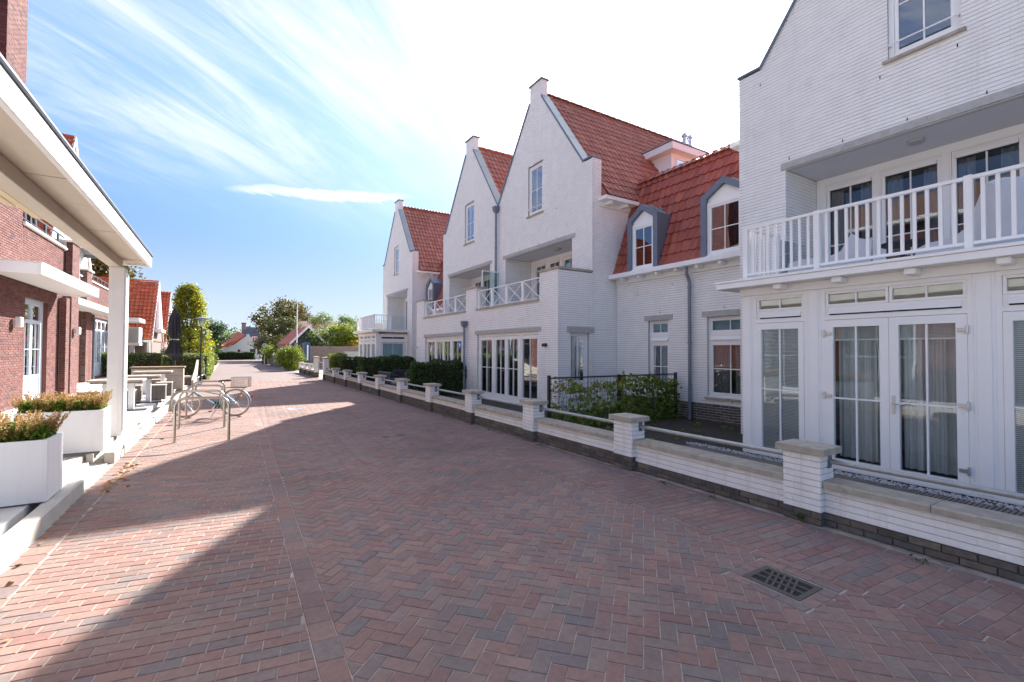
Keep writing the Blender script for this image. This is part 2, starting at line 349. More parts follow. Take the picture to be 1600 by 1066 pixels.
    def frame(s, s0, s1, z0, z1, w, n0, n1, wb=None, wt=None):
        wb = w if wb is None else wb; wt = w if wt is None else wt
        s.box(s0, s0+w, n0, n1, z0, z1); s.box(s1-w, s1, n0, n1, z0, z1)
        s.box(s0+w, s1-w, n0, n1-.0015, z1-wt, z1); s.box(s0+w, s1-w, n0, n1-.0015, z0, z0+wb); return s
    def mesh(s, name, m, off=(0,0,0), smooth=False):
        me = bpy.data.meshes.new(name); off = Vector(off)
        me.from_pydata([(v[0]-off[0], v[1]-off[1], v[2]-off[2]) for v in s.v], [], s.f)
        if isinstance(m, str): me.materials.append(M[m])
        if any(s.t):
            a = me.attributes.new('bt', 'FLOAT', 'FACE'); a.data.foreach_set('value', s.t)
        if smooth or s.sm:
            me.polygons.foreach_set('use_smooth', [True]*len(s.f))
            try: me.set_sharp_from_angle(angle=radians(40))
            except Exception: pass
        me.update(); return me
    def build(s, name, m, parent=None, kind=None, label=None, loc=None, smooth=False):
        off = wpos(parent)+Vector(loc or (0,0,0)) if parent is not None else Vector(loc or (0,0,0))
        o = bpy.data.objects.new(name, s.mesh(name, m, off, smooth)); reg(o, parent)
        if loc: o.location = loc
        if kind: o['kind'] = kind
        if label: o['label'] = label
        return o
def tag(o, label, cat, group=None, kind=None):
    if kind: o['kind'] = kind
    else: o['label'] = label; o['category'] = cat
    if group: o['group'] = group
    return o
def solo(mb, name, m, label, cat, loc, group=None, smooth=False):
    o = mb.build(name, m, None, loc=loc, smooth=smooth); o['label'] = label; o['category'] = cat
    if group: o['group'] = group
    return o
def copy_tree(o, parent=None):
    c = o.copy(); COL.objects.link(c)
    if parent is not None: c.parent = parent
    for ch in list(o.children): copy_tree(ch, c)
    return c
# ---- leaves: many small folded quads in one mesh
def leaves(name, pts, size, m, parent=None, up=0.3, kind=None, aspect=.6, nrm=None, bt=None):
    pts = np.asarray(pts, float); n = len(pts)
    d = RNG.normal(size=(n,3)); d /= np.linalg.norm(d, axis=1)[:,None]
    nn = RNG.normal(size=(n,3)); nn[:,2] += up*2
    if nrm is not None: nn += nrm*1.2
    nn /= np.linalg.norm(nn, axis=1)[:,None]
    a = np.cross(nn, d); a /= np.maximum(np.linalg.norm(a, axis=1), 1e-6)[:,None]; b = np.cross(nn, a)
    sz = size*(.6+.8*RNG.random(n))[:,None]
    V = np.empty((n,4,3)); V[:,0] = pts-a*sz*.5; V[:,1] = pts+b*sz*.5*aspect+nn*sz*.06; V[:,2] = pts+a*sz*.5; V[:,3] = pts-b*sz*.5*aspect+nn*sz*.06
    off = np.array(wpos(parent)) if parent is not None else np.zeros(3)
    me = bpy.data.meshes.new(name); me.vertices.add(4*n); me.vertices.foreach_set('co', (V.reshape(-1,3)-off).ravel())
    me.loops.add(4*n); me.loops.foreach_set('vertex_index', np.arange(4*n, dtype=np.int32))
    me.polygons.add(n); me.polygons.foreach_set('loop_start', np.arange(0, 4*n, 4, dtype=np.int32)); me.polygons.foreach_set('loop_total', np.full(n, 4, dtype=np.int32))
    me.materials.append(M[m]); me.update(calc_edges=True)
    at = me.attributes.new('bt', 'FLOAT', 'FACE'); v = (np.clip(RNG.normal(.45,.22,n),.01,.98) if bt is None else np.clip(bt,.01,.98))
    at.data.foreach_set('value', v.astype(np.float32))
    me.validate(); o = bpy.data.objects.new(name, me); reg(o, parent)
    if kind: o['kind'] = kind
    return o
# ---------------- brickwork ----------------
CAMP = Vector((0,0,H_CAM))
MESHC = {}
def brick_mb(fr0, l, h, d, c=.003):
    """one brick centred on the origin of a frame direction, front face chamfered"""
    m = MB(Fr(0,0,fr0.U,fr0.N)); a, b = l/2, h/2
    m.add([(-a,-d,-b),(a,-d,-b),(a,-d,b),(-a,-d,b),(-a,-c,-b),(a,-c,-b),(a,-c,b),(-a,-c,b),(-a+c,0,-b+c),(a-c,0,-b+c),(a-c,0,b-c),(-a+c,0,b-c)],
          [(0,1,5,4),(1,2,6,5),(2,3,7,6),(3,0,4,7),(4,5,9,8),(5,6,10,9),(6,7,11,10),(7,4,8,11),(8,9,10,11)])
    return m
def lay_bricks(fr, z0, z1, spans, par, m, n_single=0, L=.22, h=.0625, j=.010, jv=None, n=0., d=.02, jit=.0015, phase=0.):
    """running bond in the frame; spans(zl,zh) -> list of (s0,s1). Bricks lie d deep, their face at n."""
    jv = (.002 if m.startswith('white') else j) if jv is None else jv
    out = []; k = 0; z = z0
    while z < z1-.02:
        zh = min(z+h, z1); off = phase+(L/2 if k % 2 else 0)
        for (a, b) in spans(z, zh):
            if b-a < .02: continue
            i0 = math.floor((a-off)/L); x = off+i0*L
            while x < b:
                p, q = max(x, a), min(x+L, b)
                pj = p+(jv/2 if p > a+1e-6 else 0); qj = q-(jv/2 if q < b-1e-6 else 0)
                if qj-pj > .025: out.append(((pj+qj)/2, (z+zh)/2, qj-pj, zh-z-j))
                x += L
        z += h; k += 1
    if n_single:
        out.sort(key=lambda q: (Vector(fr.p(q[0], n, q[1]))-CAMP).length)
    base = wpos(par)
    for s, zc, l, hh in out[:n_single]:
        key = (fr.U, fr.N, round(l,2), round(hh,3), m, round(d,3))
        if key not in MESHC: MESHC[key] = brick_mb(fr, round(l,2), hh, d).mesh('brick', m)
        o = bpy.data.objects.new('brick', MESHC[key]); COL.objects.link(o); o.parent = par
        o.location = Vector(fr.p(s, n+random.uniform(-jit, jit), zc))-base
    rest = out[n_single:]
    if rest:
        mb = MB(fr); c = .003
        for s, zc, l, hh in rest:
            a, b = l/2, hh/2+random.uniform(-.002, .001); q = n+random.uniform(-jit, jit)*1.5; t = random.random()
            mb.add([(s-a,q-d,zc-b),(s+a,q-d,zc-b),(s+a,q-d,zc+b),(s-a,q-d,zc+b),(s-a,q-c,zc-b),(s+a,q-c,zc-b),(s+a,q-c,zc+b),(s-a,q-c,zc+b),
                    (s-a+c,q,zc-b+c),(s+a-c,q,zc-b+c),(s+a-c,q,zc+b-c),(s-a+c,q,zc+b-c)],
                   [(0,1,5,4),(1,2,6,5),(2,3,7,6),(3,0,4,7),(4,5,9,8),(5,6,10,9),(6,7,11,10),(7,4,8,11),(8,9,10,11)], t+.001)
        mb.build('brickwork', m, par, kind='stuff')
    return len(out)
def cut(spans, ops, zl, zh):
    for (a, b, c, d) in ops:
        if min(zh, d)-max(zl, c) > (zh-zl)*.5:
            new = []
            for (p, q) in spans:
                if b <= p or a >= q: new.append((p, q)); continue
                if a > p: new.append((p, a))
                if b < q: new.append((b, q))
            spans = new
    return spans
def wall(par, fr, z0, z1, prof, ops=(), m='white_brick', mj='white_wall_joint', n_single=0, thick=.11, name='wall', plinth=None, pm='plinth_brick', pj='plinth_joint', L=.22, h=.0625, joint_in=.009, phase=0.):
    """a wall: joint backing with real openings and reveals, brick faces laid over it. returns the wall part"""
    pf = prof if callable(prof) else (lambda z: [prof])
    ops = list(ops)
    def spans(zl, zh): return cut(list(pf((zl+zh)/2)), ops, zl, zh)
    mb = MB(fr); z = z0; run = []
    while z < z1-1e-4:
        zh = min(z+h, z1); sp = [(round(a,3), round(b,3)) for a, b in spans(z, zh)]
        if run and run[-1][2] == sp: run[-1][1] = zh
        else: run.append([z, zh, sp])
        z = zh
    for a, b, sp in run:
        for (p, q) in sp: mb.box(p+.009, q-.009, -thick, -joint_in, a, b)
    w = mb.build(name, mj, par)
    if plinth:
        if z0 < plinth:
            lay_bricks(fr, z0, plinth, spans, w, pm, 0, L, h, n=.001)
        lay_bricks(fr, max(plinth, z0), z1, spans, w, m, n_single, L, h, phase=phase)
    else: lay_bricks(fr, z0, z1, spans, w, m, n_single, L, h, phase=phase)
    return w
# ---------------- windows ----------------
def curtain_mb(mb, s0, s1, z0, z1, n, amp=.025, wl=.10, gap=None):
    k = max(4, int((s1-s0)/.02)); vs = []; fs = []
    for i in range(k+1):
        s = s0+(s1-s0)*i/k; o = amp*sin(2*pi*s/wl)+amp*.6*sin(2*pi*s/(wl*2.7)+1.3)
        vs += [(s, n+o, z0), (s, n+o, z1)]
    fs = [(2*i, 2*i+2, 2*i+3, 2*i+1) for i in range(k)]
    mb.add(vs, fs)
def panes(par, fr, s0, s1, z0, z1, n, cols, rows, bar=.022, glass='glass', bm='white_trim', zs=None):
    """glass split by glazing bars into cols x rows; each pane an object"""
    zb = [z0]+(zs if zs is not None else [z0+(z1-z0)*i/rows for i in range(1, rows)])+[z1]
    sb = [s0+(s1-s0)*i/cols for i in range(cols+1)]
    for i in range(cols):
        for j in range(len(zb)-1):
            MB(fr).box(sb[i]+.001, sb[i+1]-.001, n-.014, n-.008, zb[j]+.001, zb[j+1]-.001).build('pane', glass, par)
    for i in range(1, cols):
        MB(fr).cbox(sb[i]-bar/2, sb[i]+bar/2, n-.022, n+.010, z0, z1, .003).build('glazing_bar', bm, par)
    for q in zb[1:-1]:
        MB(fr).cbox(s0, s1, n-.020, n+.008, q-bar/2, q+bar/2, .003).build('glazing_bar', bm, par)
def room(par, fr, s0, s1, z0, z1, n0, depth=.6):
    m = MB(fr); a, b, c, d, e, f = s0, s1, n0-depth, n0, z0, z1
    m.add([(a,c,e),(b,c,e),(b,d,e),(a,d,e),(a,c,f),(b,c,f),(b,d,f),(a,d,f)], [(0,1,2,3),(4,5,6,7),(0,1,5,4),(0,3,7,4),(1,2,6,5)])
    return m.build('room_interior', 'room', par)
def window(par, fr, s0, s1, z0, z1, n=-.09, fw=.055, cw=.045, cols=2, rows=2, zs=None, glass='glass', curt='curtain_grey', trim='white_trim', cn=-.14, half=None, name='window', casement=True, bar=.022, blind=None, deep=.6, awning=False):
    fb = MB(fr); fb.frame(s0, s1, z0, z1, fw, n-.07, n)
    a, b, c, d = s0+fw+.004, s1-fw-.004, z0+fw+.004, z1-fw-.004
    w = fb.build(name, trim, par)
    if casement:
        cf = MB(fr); cf.frame(a, b, c, d, cw, n-.055, n-.012); cf.build('casement', trim, w)
        a += cw; b -= cw; c += cw; d -= cw
    if awning:
        MB(fr).cbox(a, b, n-.01, n+.035, d-.07, d, .01).build('blind_box', trim, w); d -= .07
    panes(w, fr, a, b, c, d, n-.03, cols, rows, bar, glass, trim, zs)
    room(w, fr, s0+.01, s1-.01, z0+.01, z1-.01, n-.072, deep)
    if curt:
        cm = MB(fr)
        if half:
            for p, q in half: curtain_mb(cm, a+(b-a)*p, a+(b-a)*q, c, d, n+cn)
        else: curtain_mb(cm, a-.02, b+.02, c-.02, d+.02, n+cn)
        cm.build('curtain', curt, w)
    if blind:
        bm_ = MB(fr); zz = blind[0]
        while zz < blind[1]:
            bm_.add([(a,n-.075,zz),(b,n-.075,zz),(b,n-.062,zz+.014),(a,n-.062,zz+.014)], [(0,1,2,3)]); zz += .019
        bm_.build('blind', blind[2] if len(blind) > 2 else 'blind_white', w)
    return w
def sill(par, fr, s0, s1, z, n1=.05, m='cap_stone', hgt=.06, n0=-.09):
    MB(fr).prism([(n0, z), (n1, z-.015), (n1, z-hgt), (n0, z-hgt)], s0, s1, 's').build('sill', m, par)
def lintel(par, fr, s0, s1, z0, z1, m='lintel_stone', n1=.022, joints=1):
    k = joints
    for i in range(k):
        MB(fr).cbox(s0+(s1-s0)*i/k+.002, s0+(s1-s0)*(i+1)/k-.002, -.10, n1, z0, z1, .004).build('lintel', m, par)
def reveal(par, fr, s0, s1, z0, z1, n0, m='white_wall_joint', n1=-.004):
    mb = MB(fr); mb.box(s0-.012, s0, n0, n1, z0, z1+.01); mb.box(s1, s1+.012, n0, n1, z0, z1+.01); mb.box(s0, s1, n0, n1, z1, z1+.012); mb.box(s0, s1, n0, n1, z0-.012, z0)
    mb.build('reveal', m, par)
# ---------------- tiles ----------------
def tile_mb(A, Sv, Nn, w, l, m, thick=.026, wave=.034):
    """one pantile, origin at its lower left corner; A along the course, Sv up the slope"""
    mb = MB(); K = 7; up = []; lo = []
    prof = [(0,.30),(.10,.95),(.24,1.),(.38,.55),(.55,.10),(.78,0.),(1.04,.34)]
    for t, hgt in prof: up.append(A*(t*w)+Nn*(hgt*wave+thick+.010)); lo.append(A*(t*w)+Sv*(l*1.08)+Nn*(hgt*wave+.001))
    fr_ = [A*(t*w)+Nn*(hgt*wave) for t, hgt in prof]
    mb.raw(up+lo, [(i,i+1,K+i+1,K+i) for i in range(K-1)]); b = len(mb.v)
    mb.raw(up+fr_, [(i,i+1,K+i+1,K+i) for i in range(K-1)])
    return mb
def tile_roof(par, O, A, Sv, length, slope_len, inside, m='roof_tile', n_single=300, w=.21, l=.33, name='roof', under=None, thick=.026, wave=.034):
    O = Vector(O); A = Vector(A).normalized(); Sv = Vector(Sv).normalized(); Nn = A.cross(Sv).normalized()
    if Nn.z < 0: Nn = -Nn
    proto = tile_mb(A, Sv, Nn, w, l, m, thick, wave); pm = proto.mesh('tile', m, smooth=False)
    na, ns = int(round(length/w)), int(math.ceil(slope_len/l))
    items = []
    for j in range(ns):
        for i in range(na):
            a, s = i*w, j*l
            if s+l*.5 > slope_len or not inside(a+w/2, s+l/2): continue
            p = O+A*a+Sv*s; items.append(((p-CAMP).length, p))
    items.sort(key=lambda q: q[0]); base = wpos(par)
    for dd, p in items[:n_single]:
        o = bpy.data.objects.new('tile', pm); COL.objects.link(o); o.parent = par; o.location = p-base+Nn*random.uniform(0,.004)
    rest = items[n_single:]
    if rest:
        mb = MB(); V = [Vector(v) for v in proto.v]
        for dd, p in rest:
            q = p+Nn*random.uniform(0,.004); mb.raw([v+q for v in V], proto.f, random.random()*.99+.005)
        mb.build('tiling', m, par, kind='stuff')
# ================= THE STREET =================
def xk(y): return -1.5+.0135*y            # kerb line on the left
def xb(y): return .475+.019*y             # band between bond and herringbone
XR = 3.92                                 # right band
gr = MB().box(-400, 400, -60, 900, -.30, -.035); gr.build('ground', 'sand_joint', None, kind='structure')
road = MB(); road.box(-1.9, 5.2, -3, 78, -.030, -.0045)
ROAD = road.build('street', 'sand_joint', None, kind='structure')
def clip_poly(P, Q):
    out = P
    for i in range(len(Q)):
        a, b = Q[i], Q[(i+1) % len(Q)]; nx, ny = -(b[1]-a[1]), b[0]-a[0]; new = []
        for k in range(len(out)):
            p, q = out[k], out[(k+1) % len(out)]
            dp, dq = nx*(p[0]-a[0])+ny*(p[1]-a[1]), nx*(q[0]-a[0])+ny*(q[1]-a[1])
            if dp >= 0: new.append(p)
            if dp*dq < 0: t = dp/(dp-dq); new.append((p[0]+(q[0]-p[0])*t, p[1]+(q[1]-p[1])*t))
        out = new
        if len(out) < 3: return []
    return out
def area(P): return abs(sum(P[i][0]*P[(i+1)%len(P)][1]-P[(i+1)%len(P)][0]*P[i][1] for i in range(len(P))))/2
def rect(cx, cy, ux, uy, a, b):
    return [(cx+ux*s*a-uy*t*b, cy+uy*s*a+ux*t*b) for s, t in ((-.5,-.5),(.5,-.5),(.5,.5),(-.5,.5))]
PAV = []     # (dist, kind(angle key), cx, cy, polygon or None, L, W, ang)
DRAIN = (3.283, 3.852, 1.603, 2.235)
def in_drain(x, y): return DRAIN[0] < x < DRAIN[1] and DRAIN[2] < y < DRAIN[3]
def add_paver(cx, cy, ang, L, Wd, region, j=.0065):
    ux, uy = cos(ang), sin(ang); full = rect(cx, cy, ux, uy, L-j, Wd-j)
    c = clip_poly(full, region)
    if not c or area(c) < .0012: return
    x0, x1, y0, y1 = DRAIN; B_ = 50
    if abs(cx-3.57) < .5 and abs(cy-1.92) < .6 and len(clip_poly(c, [(x0,y0),(x1,y0),(x1,y1),(x0,y1)])) > 2:
        for R in ([(-B_,-B_),(x0,-B_),(x0,B_),(-B_,B_)], [(x1,-B_),(B_,-B_),(B_,B_),(x1,B_)], [(x0,-B_),(x1,-B_),(x1,y0),(x0,y0)], [(x0,y1),(x1,y1),(x1,B_),(x0,B_)]):
            q = clip_poly(c, R)
            if q and area(q) > .0008: PAV.append((sqrt(cx*cx+cy*cy+H_CAM**2), cx, cy, q, False, 0, 0, 0))
        return
    whole = area(c) > .999*area(full)
    PAV.append((sqrt(cx*cx+cy*cy+H_CAM**2), cx, cy, c, whole, L-j, Wd-j, ang))
YMAX = 30.
# left field: running bond across the street
th = radians(-9.5); ux, uy = cos(th), sin(th)
regL = [(xk(.4)+.215, .4), (xb(.4)-.077, .4), (xb(YMAX)-.077, YMAX), (xk(YMAX)+.215, YMAX)]
k = 0; v = 0.
for k in range(0, int((YMAX+3)/.0965)):
    for i in range(-46, 14):
        a = i*.197+(.0985 if k % 2 else 0); cx, cy = ux*a-uy*(k*.0965), uy*a+ux*(k*.0965)
        if xk(cy)-.1 < cx < xb(cy)+.1 and .3 < cy < YMAX+.1: add_paver(cx, cy, th, .197, .0965, regL)
# kerb row and band: single tiles along the street
y = .6
while y < YMAX:
    x = xk(y)+.107; add_paver(x, y, radians(-9.5), .2, .2, [(xk(.2)+.008,.2),(xk(.2)+.206,.2),(xk(YMAX+.2)+.206,YMAX+.2),(xk(YMAX+.2)+.008,YMAX+.2)])
    x = xb(y); add_paver(x, y, radians(-9.5), .2, .21, [(xb(.2)-.071,.2),(xb(.2)+.071,.2),(xb(YMAX+.2)+.071,YMAX+.2),(xb(YMAX+.2)-.071,YMAX+.2)])
    add_paver(XR, y, radians(1.1), .1, .2, [(XR-.05,0),(XR+.05,0),(XR+.05,YMAX+.2),(XR-.05,YMAX+.2)])
    y += .205
# herringbone field
regH = [(xb(.4)+.077,.4),(XR-.055,.4),(XR-.055,YMAX),(xb(YMAX)+.077,YMAX)]
w_ = .0985
a45 = radians(42.5)
for i in range(-10, 345):
    for j_ in range(-40, 345):
        t = (i-j_) % 4
        if t == 0: lx, ly, aa = (i+1)*w_, (j_+.5)*w_, 0
        elif t == 3: lx, ly, aa = (i+.5)*w_, (j_+1)*w_, pi/2
        else: continue
        cx, cy = lx*cos(a45)-ly*sin(a45), lx*sin(a45)+ly*cos(a45)
        if cy < .2 or cy > YMAX+.1 or cx < .3 or cx > XR+.14: continue
        add_paver(cx, cy, a45+aa, .197, .0985, regH)
# right field: courses across
regR = [(XR+.055,.4),(4.86,.4),(4.80,YMAX),(XR+.055,YMAX)]; th = radians(-4.5); ux, uy = cos(th), sin(th)
for k in range(0, int((YMAX+3)/.1)):
    for i in range(2, 28):
        a = i*.205+(.1025 if k % 2 else 0)+.03; cx, cy = ux*a-uy*(k*.1), uy*a+ux*(k*.1)
        if XR-.12 < cx < 5.05 and .3 < cy < YMAX+.1: add_paver(cx, cy, th, .205, .1, regR)
y = .6
while y < YMAX:
    add_paver(4.915, y, 0, .1, .205, [(4.865,0),(5.2,0),(5.2,YMAX+1),(4.815,YMAX+1)]); y += .21
# drain surround
for (cx, cy, a) in [(3.33+.0,1.73,0),(3.33,1.93,0),(3.33,2.12,0)]: pass
PAV.sort(key=lambda q: q[0])
def paver_mb(mb, poly, z, tx, ty, cx, cy, t, base=-.012, c=.004):
    n = len(poly); mx = sum(p[0] for p in poly)/n; my = sum(p[1] for p in poly)/n
    top = []; mid = []; bot = []
    for p in poly:
        dx, dy = mx-p[0], my-p[1]; l = sqrt(dx*dx+dy*dy) or 1; q = (p[0]+dx/l*c*1.3, p[1]+dy/l*c*1.3)
        hz = z+tx*(p[0]-cx)+ty*(p[1]-cy)
        top.append((q[0],q[1],hz)); mid.append((p[0],p[1],hz-c*.7)); bot.append((p[0],p[1],base))
    mb.raw(top+mid+bot, [tuple(range(n))]+[(i,(i+1)%n,n+(i+1)%n,n+i) for i in range(n)]+[(n+i,n+(i+1)%n,2*n+(i+1)%n,2*n+i) for i in range(n)], t)
cache = {}; nsing = 0; big = MB()
for (dd, cx, cy, c, whole, L, Wd, ang) in PAV:
    u_, v_ = Vector((cx, cy, 0)).normalized(), None
    seen = (cx*sin(YAW)+cy*cos(YAW)) > 1.9 and abs((cx*cos(YAW)-cy*sin(YAW))/(cx*sin(YAW)+cy*cos(YAW))) < 1.08
    if whole and nsing < 300 and seen:
        key = (round(L,3), round(Wd,3), round(ang,3))
        if key not in cache:
            m = MB(); paver_mb(m, rect(0,0,cos(ang),sin(ang),L,Wd), 0, 0, 0, 0, 0, None); cache[key] = m.mesh('paving_brick','paver')
        o = bpy.data.objects.new('paving_brick', cache[key]); COL.objects.link(o); o.parent = ROAD; o.location = (cx, cy, random.uniform(-.0012,.0012))
        o.rotation_euler = (random.uniform(-.004,.004), random.uniform(-.004,.004), random.uniform(-.006,.006)); nsing += 1
    else: paver_mb(big, c, random.uniform(-.0014,.0014), random.uniform(-.006,.006), random.uniform(-.006,.006), cx, cy, random.random()*.99+.005)
big.build('paving_bricks', 'paver', ROAD, kind='stuff')
# beyond the laid bricks: sheet with a fine brick pattern
def far_paving():
    m = bpy.data.materials.new('far_paving'); m.use_nodes = True; nt = m.node_tree; N = nt.nodes; L = nt.links; b = N['Principled BSDF']; b.inputs['Roughness'].default_value = .95; b.inputs['Specular IOR Level'].default_value = .1
    g = N.new('ShaderNodeNewGeometry'); br = N.new('ShaderNodeTexBrick'); br.inputs['Scale'].default_value = 1; br.inputs['Brick Width'].default_value = .205; br.inputs['Row Height'].default_value = .1
    br.inputs['Mortar Size'].default_value = .005; br.inputs['Color1'].default_value = (.215,.16,.15,1); br.inputs['Color2'].default_value = (.185,.148,.143,1); br.inputs['Mortar'].default_value = (.27,.23,.195,1)
    L.new(g.outputs['Position'], br.inputs['Vector']); n = N.new('ShaderNodeTexNoise'); n.inputs['Scale'].default_value = 1.1; n.inputs['Detail'].default_value = 8; L.new(g.outputs['Position'], n.inputs['Vector'])
    mr = N.new('ShaderNodeMapRange'); L.new(n.outputs['Fac'], mr.inputs[0]); mr.inputs[1].default_value = .5; mr.inputs[2].default_value = .82; mr.inputs[4].default_value = .38
    mx = N.new('ShaderNodeMix'); mx.data_type = 'RGBA'; L.new(mr.outputs[0], mx.inputs[0]); L.new(br.outputs[0], mx.inputs[6]); mx.inputs[7].default_value = (.25,.21,.18,1)
    L.new(mx.outputs[2], b.inputs['Base Color']); MAT['far_paving'] = m
far_paving()
fp = MB(); fp.raw([(xk(YMAX),YMAX,-.001),(4.9,YMAX,-.001),(4.6,45,-.001),(4.7,78,-.001),(12,80,-.001),(12,86,-.001),(-14,86,-.001),(-14,80,-.001),(-.35,78,-.001),(-.6,45,-.001)], [tuple(range(10))])
fp.build('street_far_paving', 'far_paving', None, kind='structure')
# drain grate
dg = thing('drain_grate', 'cast iron slotted drain grate set in the herringbone paving near the right wall', 'drain', (3.55,1.92,0))
f = MB(WORLD); x0, x1, y0, y1 = 3.40, 3.73, 1.71, 2.13; T = .001
mb = MB(); mb.box(x0, x1, y0, y0+.04, -.03, T); mb.box(x0, x1, y1-.04, y1, -.03, T); mb.box(x0, x0+.045, y0+.04, y1-.04, -.03, T-.0006); mb.box(x1-.045, x1, y0+.04, y1-.04, -.03, T-.0006)
mb.build('grate_frame', 'iron', dg)
mb = MB(); mb.box(x0+.045, x1-.045, y0+.04, y1-.04, -.004, -.0036); mb.build('pit_shade_sheet', 'dark_void', dg)  # thin black sheet over the sand, painted shade for the depth below the grate
for i in (1,2): mb = MB(); xx = x0+.045+(x1-x0-.09)*i/3; mb.box(xx-.009, xx+.009, y0+.04, y1-.04, -.0034, T+.003); mb.build('rib', 'iron', dg)
for k in range(9):
    yy = y0+.075+k*.045; a = .075; mb = MB(); mb.bar((x0+.047, yy-a*.5, -.0005), (x1-.047, yy+a*.5, -.0005), .016, .004); 
    if yy-a*.5 > y0+.04 and yy+a*.5 < y1-.04: mb.build('rib', 'iron', dg)
cobs = []
def ring_brick(cx, cy, L, Wd, a):
    m = MB(); paver_mb(m, rect(cx, cy, cos(a), sin(a), L-.006, Wd-.006), .001, random.uniform(-.01,.01), 0, cx, cy, None)
    m2 = m.build('paving_brick', 'paver', ROAD)
for xx in (3.33,): 
    for q in range(3): ring_brick(3.335, 1.72+q*.2, .1, .2, 0)
for q in range(3): ring_brick(3.80, 1.72+q*.2, .1, .2, 0)
for q in range(3): ring_brick(3.45+q*.115, 1.655, .11, .1, 0); ring_brick(3.45+q*.115, 2.18, .11, .1, 0)
# small inspection lids
for (cx, cy, r) in ((3.07,9.2,.11),(2.75,9.15,.07),(1.76,14.82,.2)):
    t = MB(); t.lathe((cx,cy), [(r,-.004),(r,.003),(r*.86,.005),(r*.84,.002),(.01,.003)], 20)
    lab = {.11:'small round steel street cap beside a smaller one on the shaded paving', .07:'smaller of the two round street caps on the shaded paving', .2:'round metal inspection cover in the sunny strip of the street'}[r]
    solo(t, 'manhole_cover', 'silver' if r == .2 else 'iron', lab, 'manhole cover', (cx,cy,0))
# sand and dry leaves by the kerb
lp = []
for _ in range(75):
    q = RNG.random(); yy = 7.4+q*1.5+RNG.normal()*.1; xx = xk(yy)+.16+abs(RNG.normal())*.10; lp.append((xx, yy, .008+.012*RNG.random()))
for _ in range(46): yy = 3+RNG.random()*16; lp.append((xk(yy)+.05+abs(RNG.normal())*.22, yy, .009))
leaves('fallen_leaves', lp, .055, 'leaf_gold', kind='stuff', up=1.4, aspect=.8); 
o = bpy.data.objects['fallen_leaves']; o.data.materials[0] = M['leaf_dry']

